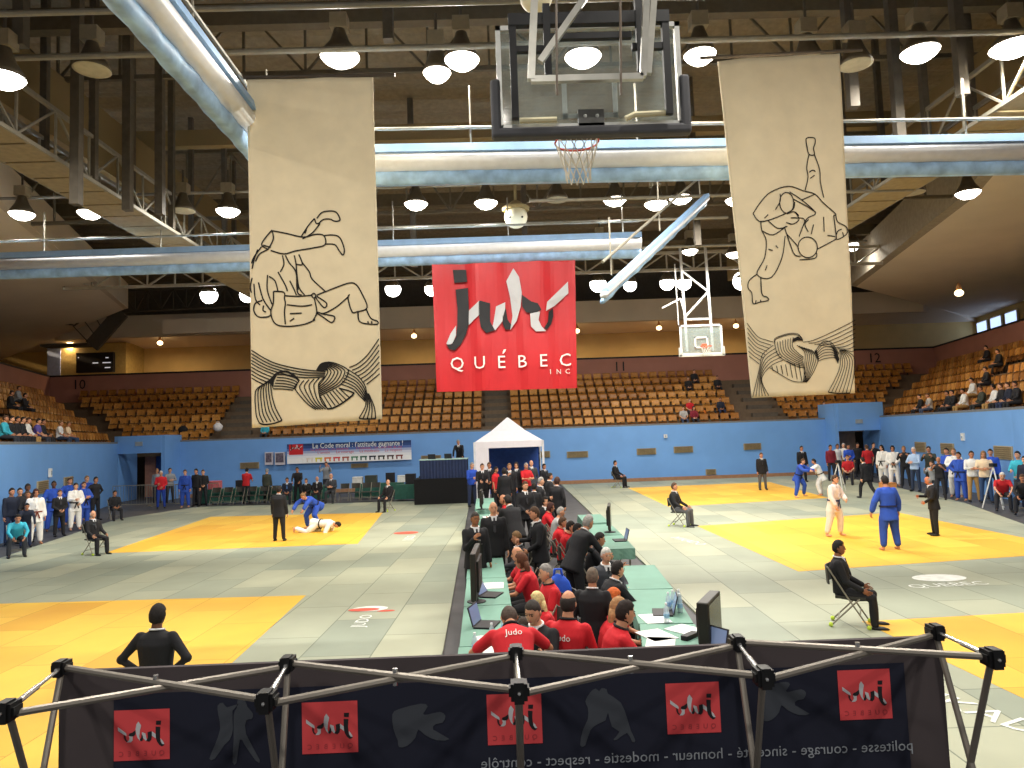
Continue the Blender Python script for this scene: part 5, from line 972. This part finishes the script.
dk, br, gr, bl, rd, wh, lb = '1c1614', '4a3424', '8c8884', 'd8c088', 'c8602a', 'c8c4be', '7a5c3c'
G1 = 'officials around the centre tables'; G2 = 'crowd along the right wall'; G3 = 'crowd along the left wall'; G4 = 'competitors and referees on the mats'; G5 = 'officials at the back tables'; G6 = 'spectators in the stands'
PPL = [
 # mats
 (158, 602, 7.1, 'hips', 178, 'suit', ('curly', dk), 'person in a black suit seen from behind, standing against the near yellow square', G4, dict(skin=SKINS[3])),
 (838, 539, 10.95, 'sit', 62, 'suit', (S_, dk), 'nearest seated judge in a dark suit, hands on knees, on the right mats', G4, dict(skin='8a5a40')),
 (674, 482, 22.6, 'sit', 55, 'suitg', (S_, br), 'seated judge in black jacket and grey trousers at the middle yellow square', G4, {}),
 (615, 460, 38.8, 'sit', 60, 'suit', (S_, dk), 'farthest seated judge in a dark suit, near the blue wall', G4, {}),
 (761, 452, 34.1, 'stand', 0, 'suitg', (S_, br), 'standing judge in black jacket on the far right yellow square', G4, {}),
 (803, 454, 29.8, 'grip', 40, 'gib', (S_, br), 'judoka in blue gripping on the far right yellow square', G4, dict(s=.98)),
 (813, 458, 30.3, 'grip', 250, 'giw', (S_, dk), 'judoka in white half hidden behind the gripping judoka in blue', G4, dict(s=.95)),
 (801, 440, 38.0, 'stand', 5, 'suit', (S_, dk), 'person in black standing by the back wall behind the far pair', G2, {}),
 (835, 473, 19.3, 'giready', 35, 'gip', (S_, br), 'judoka in pinkish white with dark belt on middle yellow square', G4, dict(belt='26305c')),
 (884, 474, 17.05, 'gi', 185, 'gib', (S_, dk), 'judoka in blue seen from behind on the middle yellow square', G4, dict(belt='182048')),
 (926, 475, 18.9, 'talk', 255, 'suit', (R_, gr), 'referee in black jacket with bowed head standing at edge of middle yellow square', G4, dict(skin='c07858', hpitch=18)),
 (862, 455, 28.8, 'walk', 200, 'suit', (S_, dk), 'man in dark suit walking across the mats at right with long stride', G4, {}),
 (279, 485, 22.5, 'stand', 176, 'suit', (S_, dk), 'referee in black seen from behind on the far left yellow square', G4, {}),
 (302, 497, 24.9, 'bend', 330, 'gib', (S_, lb), 'judoka in blue bending over opponent on the far left yellow square', G4, dict(s=1.0)),
 (296, 512, 24.6, 'lie', 80, 'giw', (S_, dk), 'judoka in white lying on the far left yellow square', G4, {}),
 (93, 510, 21.2, 'sit', 62, 'suit', (R_, wh), 'seated white haired judge in dark suit on the left mats', G4, {}),
 (388, 479, 30.6, 'sit', 330, 'suit', (R_, gr), 'seated judge in dark suit at right end of the far left yellow square', G4, {}),
 # centre gangway, left table side
 (475, 510, 12.5, 'chin', 20, 'suit', (C_, '3a3430'), 'man in dark suit with hand raised to chin at the far left of the officials', G1, dict(skin='9a6848')),
 (493, 500, 13.6, 'stand', 8, 'suit', None, 'bald man in black suit and dark tie standing facing the camera', G1, {}),
 (507, 488, 15.8, 'bow', 205, 'suit', (S_, dk), 'man in black suit seen from behind leaning to the left tables', G1, dict(s=1.04)),
 (534, 505, 12.9, 'talk', 285, 'suit', (S_, br), 'tall man in black suit with brown hair facing left in the gangway', G1, {}),
 (525, 480, 19.2, 'clasp', 20, 'suit', (S_, br), 'man in black suit standing farther back, looking right', G1, {}),
 (534, 482, 20.5, 'stand', 160, 'suit', (S_, dk), 'dark haired person in black between two standing men in suits', G1, {}),
 (541, 476, 21.3, 'talk', 70, 'suit', (S_, gr), 'grey haired man in black suit facing right in the gangway', G1, {}),
 (550, 472, 24.0, 'stand', 90, 'suit', (S_, dk), 'slim dark haired person in black behind the grey haired man', G1, {}),
 (557, 476, 21.2, 'pocket', 140, 'suit', (B_, '3a2018'), 'woman with dark red-brown hair in black standing at right of the group', G1, {}),
 (545, 496, 19.4, 'sitlap', 20, 'suit', (B_, dk), 'seated woman in black suit with dark bob behind the red shirts', G1, {}),
 (526, 462, 29.3, 'cross', 30, 'red', (C_, gr), 'man in a red shirt with crossed arms standing before the tent', G1, {}),
 (531, 456, 31.0, 'pocket', 15, 'gsuit', (R_, br), 'tall man in grey suit standing right behind the red shirt before the tent', G1, {}),
 (544, 463, 31.4, 'stand', 40, 'suit', (S_, dk), 'person in black standing at the right leg of the tent', G1, {}),
 (482, 460, 29.5, 'read', 10, 'suit', (S_, br), 'person in black with papers standing left of the tent opening', G1, {}),
 (489, 461, 30.5, 'clasp', 355, 'suit', (S_, br), 'person in black standing in front of the white tent curtain', G1, {}),
 (496, 466, 29.0, 'stand', 60, 'red', (S_, dk), 'person with a red sleeve in the group before the tent', G1, {}),
 (472, 461, 31.0, 'talk', 30, 'blue', (S_, gr), 'grey haired person in blue standing beside the tall head table', G1, {}),
 (509, 458, 28.5, 'chin', 10, 'suit', (S_, lb), 'light haired man in dark jacket in the middle before the tent', G1, {}),
 (516, 456, 29.5, 'stand', 350, 'suit', (L_, dk), 'tall person with long dark hair in black before the tent', G1, {}),
 (504, 467, 26.5, 'stand', 190, 'suit', (B_, dk), 'dark haired woman in black seen from behind near the tent', G1, {}),
 (502, 484, 19.5, 'table', 280, 'red', (R_, br), 'balding seated official at the sixth left table', G1, {}),
 (497, 505, 16.8, 'table', 275, 'suit', (S_, dk), 'seated official in black behind the bald standing man', G1, {}),
 (516, 530, 13.1, 'sitturn', 280, 'gsuit', (S_, lb), 'seated man in grey jacket facing left, back against the tall suit', G1, {}),
 (516, 544, 11.4, 'table', 275, 'red', (R_, lb), 'balding seated man in red behind the woman with long hair', G1, {}),
 (520, 550, 10.7, 'table', 268, 'red', (L_, '5a3420'), 'woman in red with long brown hair leaning on left table', G1, {}),
 (545, 562, 9.6, 'sitlap', 285, 'red', (C_, gr), 'grey haired man in red shirt seated sideways before a blue bag', G1, {}),
 (536, 589, 8.8, 'table', 285, 'red', (L_, bl), 'blonde woman seated behind the man with glasses', G1, {}),
 (531, 597, 7.35, 'sitturn', 330, 'suit', (C_, '3a3430'), 'man with glasses in black suit seated turned toward the camera', G1, dict(hpitch=12)),
 (524, 617, 7.7, 'table', 215, 'dark', (B_, '3a2c24'), 'brown haired person in dark clothing seated beside the bending man in red', G1, {}),
 (508, 613, 6.9, 'bow', 186, 'red', (C_, '4a3c34'), 'man in red polo with white back lettering bending over left table', G1, dict(s=.98, hpitch=38, over=(LS, LS, ((35, 42), (60, -8)), ((35, 42), (60, -8)), 48))),
 (568, 588, 7.5, 'sitlap', 155, 'red', (R_, '2a2220'), 'bald-crowned man in red polo with white collar and back lettering, back view', G1, {}),
 (592, 565, 8.2, 'pocket', 160, 'suit', (C_, '6a5c50'), 'big man in black suit standing with back turned in the front gangway', G1, {}),
 # right tables
 (551, 501, 18.2, 'table', 80, 'red', (B_, '3a1c18'), 'woman in red with dark red hair, farthest of the seated red row', G1, {}),
 (561, 505, 17.0, 'table', 85, 'grew', (C_, gr), 'grey haired seated official next to the dark red haired woman', G1, {}),
 (563, 515, 15.4, 'table', 82, 'red', (S_, br), 'brown haired official in red in the middle of the seated row', G1, {}),
 (571, 519, 14.5, 'table', 80, 'red', (S_, dk), 'dark haired official in red leaning right in the seated row', G1, {}),
 (578, 521, 13.9, 'table', 84, 'blk', (S_, dk), 'seated official in black shirt nearest in the far right row', G1, {}),
 (590, 534, 12.0, 'bow', 120, 'suit', (S_, gr), 'grey haired man in black suit standing bent toward the right tables', G1, dict(s=1.0)),
 (600, 530, 12.4, 'table', 75, 'suit', (S_, dk), 'dark haired man in black seated beyond the bent grey haired man', G1, {}),
 (606, 546, 10.9, 'sitturn', 15, 'gsuit', (S_, wh), 'white haired man in grey suit looking back to the camera', G1, {}),
 (618, 558, 9.9, 'table', 110, 'suit', (S_, dk), 'dark haired man in black suit leaning on right table, back turned', G1, {}),
 (614, 585, 8.4, 'table', 60, 'red', (L_, rd), 'woman with bright orange hair in red at right table', G1, {}),
 (619, 594, 7.9, 'table', 85, 'red', (L_, 'a07850'), 'woman with light brown hair hidden behind the man in red', G1, {}),
 (626, 596, 7.3, 'table', 98, 'red', (S_, '241814'), 'dark haired man in red polo writing at nearest right table', G1, {}),
 (458, 438, 35.2, 'leant', 350, 'suit', (S_, gr), 'man in suit standing behind the tall head table leaning one hand', G5, dict(z0=1.2)),
 # back row
 (247, 467, 37.0, 'read', 175, 'reds', (S_, dk), 'person in a red shirt seen from behind at the back tables', G5, {}),
 (267, 468, 37.0, 'stand', 170, 'camo', (S_, gr), 'grey haired person in dark green beside the red shirt at the back', G5, {}),
 (297, 467, 36.3, 'bow', 5, 'dark', (S_, dk), 'coach in black tracksuit with white sleeves standing among seated suits', G5, dict(s=1.05, lean=14)),
 (287, 477, 35.8, 'sitlap', 10, 'navy', (S_, dk), 'leftmost seated official in dark suit in the back row', G5, dict(tie='4878b8')),
 (306, 478, 35.8, 'sitlap', 350, 'suit', (S_, br), 'seated official in dark suit right of the striped coach', G5, {}),
 (317, 476, 35.8, 'sitlap', 0, 'suit', (R_, wh), 'seated bald official with grey tie in the back row', G5, dict(tie='8a8a90')),
 (331, 473, 35.8, 'sitcross', 0, 'gsuit', (R_, br), 'rightmost seated official in grey-blue with arms crossed', G5, {}),
 (326, 458, 40.0, 'raise', 0, 'greyt', (S_, br), 'person in grey-blue shirt with raised arms under the long banner', G5, {}),
 # left crowd
 (18, 517, 21.2, 'sitlean', 40, 'turq', (S_, dk), 'seated youth in a turquoise jacket at the far left edge', G3, dict(s=1.0)),
 (12, 487, 24.0, 'stand', 60, 'darkb', (S_, dk), 'person in dark tracksuit leftmost standing at the blue wall', G3, {}),
 (20, 487, 24.8, 'stand', 45, 'dark', (S_, dk), 'second dark clothed person from the left at the blue wall', G3, {}),
 (28, 480, 25.6, 'stand', 60, 'dark', (S_, dk), 'tall dark haired person behind the paper reader at left', G3, dict(skin=SKINS[3])),
 (28, 490, 24.3, 'read', 30, 'dark', (S_, br), 'person in dark top holding a white paper at left wall', G3, {}),
 (27, 512, 23.0, 'leant', 40, 'darkb', (S_, dk), 'child in dark blue stooping behind the turquoise jacket', G3, {}),
 (36, 488, 23.8, 'stand', 50, 'giw', (B_, '3a1c18'), 'judoka in white with dark red bob standing by left wall', G3, dict(belt='7a3a2a')),
 (54, 478, 27.5, 'gi', 40, 'gib', (C_, dk), 'tall judoka in blue with loose sleeves at left wall', G3, dict(skin=SKINS[3])),
 (60, 489, 25.8, 'clasp', 50, 'suit', (S_, br), 'person in black with red shoes at the left mat edge', G3, {}),
 (70, 477, 29.8, 'hips', 60, 'gib', (S_, br), 'judoka in blue, left one of the blue group at left wall', G3, {}),
 (76, 482, 27.6, 'talk', 50, 'giw', (S_, dk), 'person in white among the judoka in blue at left', G3, {}),
 (84, 481, 28.8, 'cross', 60, 'gib', (S_, br), 'judoka in blue with arms crossed, front of the group at left', G3, {}),
 (87, 474, 31.5, 'stand', 60, 'gib', (S_, lb), 'judoka in blue at the back of the group at left', G3, {}),
 (96, 476, 31.0, 'hips', 70, 'dark', (S_, dk), 'person in dark tracksuit carrying a blue bag at left', G3, {}),
 (115, 490, 31.0, 'sitlap', 45, 'dark', (S_, dk), 'seated coach in dark jacket and cap with clipboard by the corner', G3, {}),
 (161, 470, 36.0, 'talk', 20, 'redl', (C_, wh), 'man in red jacket and blue trousers before the crowd barrier', G3, {}),
 (157, 466, 38.6, 'stand', 0, 'greyt', (S_, lb), 'person behind the man in the red jacket', G3, {}),
 (170, 466, 38.8, 'cross', 40, 'greyt', (S_, dk), 'person in grey leaning behind the crowd barrier', G3, {}),
 (185, 469, 36.0, 'stand', 10, 'gib', (S_, br), 'judoka in blue standing beside the crowd barrier', G3, {}),
 (196, 468, 36.3, 'stand', 350, 'dark', (S_, dk), 'dark clothed person, left of the pair by the white sheet', G3, {}),
 (203, 469, 36.6, 'clasp', 20, 'dark', (S_, br), 'dark clothed person, right of the pair by the white sheet', G3, {}),
 # right crowd
 (866, 440, 36.5, 'pocket', 180, 'reds', (S_, br), 'man in bright red T-shirt standing by the far right corner', G2, {}),
 (881, 442, 34.8, 'stand', 300, 'giw', (L_, dk), 'judoka in white with long dark hair near the red T-shirt', G2, {}),
 (892, 442, 33.4, 'clasp', 330, 'giw', (B_, dk), 'judoka in white with dark bob beside the man taking a photo', G2, {}),
 (903, 440, 32.6, 'photo', 330, 'dark', (C_, lb), 'man in black T-shirt with white print, hands raised to face', G2, {}),
 (913, 443, 30.7, 'cross', 300, 'lblue', (C_, wh), 'white haired man in light blue shirt with crossed arms', G2, {}),
 (928, 442, 31.0, 'photo', 320, 'camo', (S_, dk), 'photographer in dark green camouflage jacket holding a camera', G2, {}),
 (931, 461, 27.6, 'photo', 300, 'greyt', (S_, br), 'person in grey crouched with camera before the photographers', G2, {}),
 (938, 456, 27.2, 'photo', 320, 'blk', (R_, gr), 'balding man in black T-shirt aiming a camera', G2, {}),
 (946, 447, 28.6, 'stand', 300, 'blue', (S_, dk), 'dark haired person in a blue top behind the white judoka', G2, {}),
 (953, 446, 27.8, 'cross', 320, 'giw', (S_, lb), 'judoka in white between two people in blue at right', G2, {}),
 (958, 451, 26.6, 'hips', 300, 'gib', (S_, dk), 'judoka in blue beside the white sweater at right wall', G2, {}),
 (971, 450, 26.1, 'cross', 340, 'white', (S_, dk), 'person in white sweater and khaki trousers with crossed arms', G2, {}),
 (983, 450, 25.6, 'cross', 330, 'pink', (L_, lb), 'woman in beige and pink top and jeans with crossed arms', G2, {}),
 (990, 448, 26.6, 'stand', 320, 'blue', (S_, dk), 'person in dark blue with blue cap behind the woman in jeans', G2, {}),
 (1002, 471, 23.3, 'sitlean', 330, 'reds', (C_, wh), 'seated white haired man in red T-shirt at the right edge', G2, dict(s=1.02)),
 (1017, 450, 24.0, 'talk', 300, 'turq', (S_, dk), 'person in turquoise jacket standing at the right edge', G2, {}),
 (1022, 474, 22.2, 'sitlean', 320, 'dark', (S_, br), 'seated person in dark jacket cut by the right edge', G2, dict(s=1.02)),
 (1024, 455, 23.4, 'stand', 300, 'darkb', (S_, dk), 'dark clothed person cut by the right edge', G2, {}),
 (830, 441, 38.2, 'stand', 0, 'maroon', (S_, dk), 'person in turquoise and dark red by the corner chairs', G2, {}),
 (837, 440, 39.6, 'stand', 20, 'whitet', (S_, br), 'person in a white top in the corner group', G2, {}),
 (843, 438, 40.6, 'stand', 340, 'white', (C_, wh), 'grey haired person at the back of the corner group', G2, {}),
 (848, 441, 38.4, 'talk', 350, 'blue', (S_, dk), 'person in blue in the corner group', G2, {}),
 (847, 452, 35.5, 'sitlap', 330, 'reds', (S_, br), 'seated person in red in the corner group', G2, {}),
 (857, 438, 40.4, 'stand', 0, 'dark', (S_, dk), 'dark person standing deep in the corner tunnel mouth', G2, {}),
 (873, 438, 39.5, 'raise', 0, 'blk', (S_, dk), 'person in black with a raised arm behind the red T-shirt', G2, {}),
]
for q in PPL:
    px, py, D, pose, face, outfit, hair, lab, grp, kw = q; person(px, py, D, pose, face, outfit, hair, lab, grp, **kw)
# spectators sitting on seats of the stands
def spect(px, py, outfit, hair, lab, face_in=True):
    best = None
    for c in cand:
        u, v = pxof((c[0], c[1], c[2] + 1.2)); d = math.hypot(u - px, v - py)
        if (best is None or d < best[0]) and (round(c[0], 1), round(c[1], 1)) not in taken: best = (d, c)
    c = best[1]; taken.add((round(c[0], 1), round(c[1], 1))); R = Matrix.Rotation(c[3], 3, 'Z'); o = R @ Vector((0, -0.12, 0))
    r, top, _ = figure('sitlap', outfit, hair, SKINS[int(px) % 3], 1.0, shoes=False); r.name = 'person'; r.location = (c[0] + o.x, c[1] + o.y, c[2]); r.rotation_euler = (0, 0, c[3]); tag(r, lab, 'person', G6)
for a in ((4, 398, 'dark', (S_, dk), 'spectator in dark clothes high on the left stand at the picture edge'), (14, 388, 'greyt', (S_, br), 'spectator in grey high on the left stand'), (22, 396, 'dark', (S_, dk), 'spectator in black beside the one in grey on left stand'), (6, 418, 'dark', (S_, dk), 'spectator in dark clothes midway on the left stand'), (5, 425, 'turq', (S_, br), 'spectator with a green top on the left stand'),
          (2, 438, 'dark', (S_, dk), 'spectator in black in the lowest left rows at the edge'), (9, 436, 'dark', (S_, dk), 'spectator in dark jacket in the lower left rows'), (16, 436, 'white', (S_, br), 'spectator in white on the left stand'), (30, 435, 'purple', (S_, dk), 'spectator in purple on the left stand'), (38, 444, 'dark', (S_, dk), 'spectator in black just above the left wall'), (55, 447, 'whitet', (S_, lb), 'child in white behind the left wall rail'), (62, 447, 'pink', (S_, lb), 'child in pale top behind the left wall rail'),
          (246, 428, 'turq', (S_, br), 'spectator in light blue sitting at the left banner edge'), (681, 410, 'grew', (S_, dk), 'spectator in grey in the second row right of the red banner'), (693, 410, 'maroon', (L_, dk), 'spectator in dark red in the second row near an orange bag'), (693, 398, 'reds', (S_, br), 'spectator in red in the third row right of the far hoop'), (719, 396, 'darkb', (S_, dk), 'spectator in dark blue in the third row'), (718, 378, 'dark', (S_, dk), 'left spectator of the dark pair high behind far hoop'), (693, 376, 'dark', (S_, dk), 'right spectator of the dark pair high behind far hoop'), (687, 376, 'dark', (S_, br), 'spectator high in the top rows beside the far hoop'),
          (819, 412, 'blue', (S_, dk), 'spectator in blue under the right banner corner'),
          (924, 416, 'dark', (S_, dk), 'spectator in dark clothes at the left of the front row on the right'), (937, 415, 'grew', (S_, br), 'spectator in grey in the front row on the right stand'), (944, 415, 'dark', (S_, dk), 'spectator in black in the front row on the right stand'), (958, 414, 'dark', (S_, dk), 'spectator in dark clothes beside the one in white'), (968, 412, 'white', (S_, dk), 'spectator in white leaning on the right stand rail'), (986, 415, 'camo', (S_, br), 'spectator in green on the right stand front row'), (1004, 415, 'white', (B_, dk), 'spectator in white with dark hair on the right front row'), (1020, 415, 'darkb', (S_, br), 'spectator at the right edge of the front row'),
          (978, 382, 'white', (S_, dk), 'spectator in white midway up the right stand'), (990, 350, 'dark', (S_, dk), 'dark spectator high on right stand beside a white cloth'), (1000, 352, 'dark', (S_, dk), 'second dark spectator high on the right stand'), (984, 370, 'dark', (S_, dk), 'dark spectator in the middle rows of right stand'), (1016, 380, 'dark', (S_, dk), 'dark spectator near the right edge of the stand'), (1020, 395, 'dark', (S_, br), 'dark spectator lower at the right edge of stand')):
    spect(*a)
# chairs under the seated people
for (px, py, D, pose, face, outfit, hair, lab, grp, kw), o in zip([q for q in PPL if q[3] in SITP], [x for x in [b[0] for b in BAKE] if x.name.startswith('person') and x.get('group') != G6 and abs(x.rotation_euler.x) < .1 and x.get('label') in {q[7] for q in PPL if q[3] in SITP}]):
    a = o.rotation_euler.z; of = Matrix.Rotation(a, 3, 'Z') @ Vector((0, -.1, 0)); short = o['label'].split(',')[0].split(' at ')[0].split(' in the ')[0]
    chair(o.location.x + of.x, o.location.y + of.y, math.degrees(a), 'folding chair under the ' + ' '.join(short.split()[:12]), 'chairs in use', balls=(grp == G4))
# white lettering on red backs
for o in [b[0] for b in BAKE]:
    L = o.get('label', '')
    if 'back lettering' in L:
        ln = 48 if 'bending' in L else 4; Rt = Matrix.Rotation(math.radians(ln), 3, 'X'); mb = MB(); P = Vector((0, 0, .95 if 'bending' in L else .54))
        V, Fs = text_geo('Judo', .085); mb.add([P + Rt @ Vector((-v.x, .146, .36 + v.y)) for v in V], Fs)
        if 'bald' in L:
            for zz, t in ((.2, 'NE'), (.13, 'AL')): V, Fs = text_geo(t, .075); mb.add([P + Rt @ Vector((-v.x, .146, zz + v.y)) for v in V], Fs)
        mb.build('back_lettering', WHT, o)
# eyeglasses, blue bag, loose things on the seats
for px, py, D, M, lab in ((583, 585, 8.9, None, ''),): pass
def sack(x, y, z, r, M, nm, lab, cat, sc=(1, .7, .9)):
    mb = MB(); mb.ball((0, 0, r * sc[2]), r, 14, sc); mb.v = [(v[0] + .06 * r * math.sin(9 * v[2] / r + 5 * v[0] / r), v[1] + .08 * r * math.sin(7 * v[0] / r), v[2]) for v in mb.v]; mb.tube([(-r * .3, 0, r * 1.7 * sc[2]), (-r * .2, 0, r * 2.2 * sc[2]), (r * .2, 0, r * 2.2 * sc[2]), (r * .3, 0, r * 1.7 * sc[2])], .02, 6); return tag(mb.build(nm, M, smooth=True, loc=(x, y, z)), lab, cat)
p = at(558, 575, 10.1); sack(p.x, 10.1, .5, .22, mat('2050c0', .7, noise=.2, bump=.3), 'draped_jacket', 'bright blue jacket draped on a chair behind the grey haired man in red', 'jacket', (.9, .5, 1.3))
for px, py, col, lab in ((218, 424, 'dcdce0', 'white cloth lying on seats by the left stair aisle'), (183, 427, '1a1a1e', 'black bag on a seat of the second row at left'), (718, 410, '2a2c34', 'dark bag on a seat near the spectators right of the red banner'), (733, 413, '26262c', 'black backpack on a seat left of the right stair aisle'), (702, 410, 'd87830', 'orange bag beside the spectator in dark red')):
    p = at(px, py + 5, 44.6 + (0 if py > 418 else .85)); sack(p.x, p.y, p.z - .15, .3, mat(col, .8, noise=.1), 'seat_bag' if 'bag' in lab or 'pack' in lab else 'cloth_bundle', lab, 'bag' if 'bag' in lab or 'pack' in lab else 'cloth')
sr = MB().box((-4.0, 34.45, -.04), (-1.4, 36.2, 1.2)).build('stage_riser', BLACK); tag(sr, 'black riser behind the tall head table carrying the standing man', 'platform')
chair(.62, 9.95, 285, 'folding chair under the bright blue jacket', 'chairs in use')
# bake the remeshed bodies and clothes
for o, vx, ex in BAKE:
    md = o.modifiers.new('r', 'REMESH'); md.mode = 'VOXEL'; md.voxel_size = vx; md.use_smooth_shade = True; sm = o.modifiers.new('s', 'SMOOTH'); sm.iterations = 3 if vx > .02 else 5; sm.factor = .5
dg = bpy.context.evaluated_depsgraph_get(); dg.update(); new = []
for o, vx, ex in BAKE: new.append(bpy.data.meshes.new_from_object(o.evaluated_get(dg)))
for (o, vx, ex), me in zip(BAKE, new):
    o.modifiers.clear(); M = o.data.materials[0]
    if ex is None: o.data = me; me.materials.clear(); me.materials.append(M)
    else:
        n = len(me.vertices); V = [v.co[:] for v in me.vertices] + ex.v; Fs = [tuple(p.vertices) for p in me.polygons] + [tuple(i + n for i in f) for f in ex.f]
        mi = [0] * len(me.polygons) + [{0: 0}.get(k, k) for k in ex.m]; m2 = bpy.data.meshes.new('body'); m2.from_pydata(V, [], Fs)
        for x in ex.mats: m2.materials.append(x)
        m2.polygons.foreach_set('material_index', mi); m2.polygons.foreach_set('use_smooth', [True] * len(m2.polygons)); m2.update(); o.data = m2
# unused chair prototypes go
for k in (0, 1):
    if not _used[k]:
        for c in kids(_ch[k]): bpy.data.objects.remove(c)
        bpy.data.objects.remove(_ch[k])
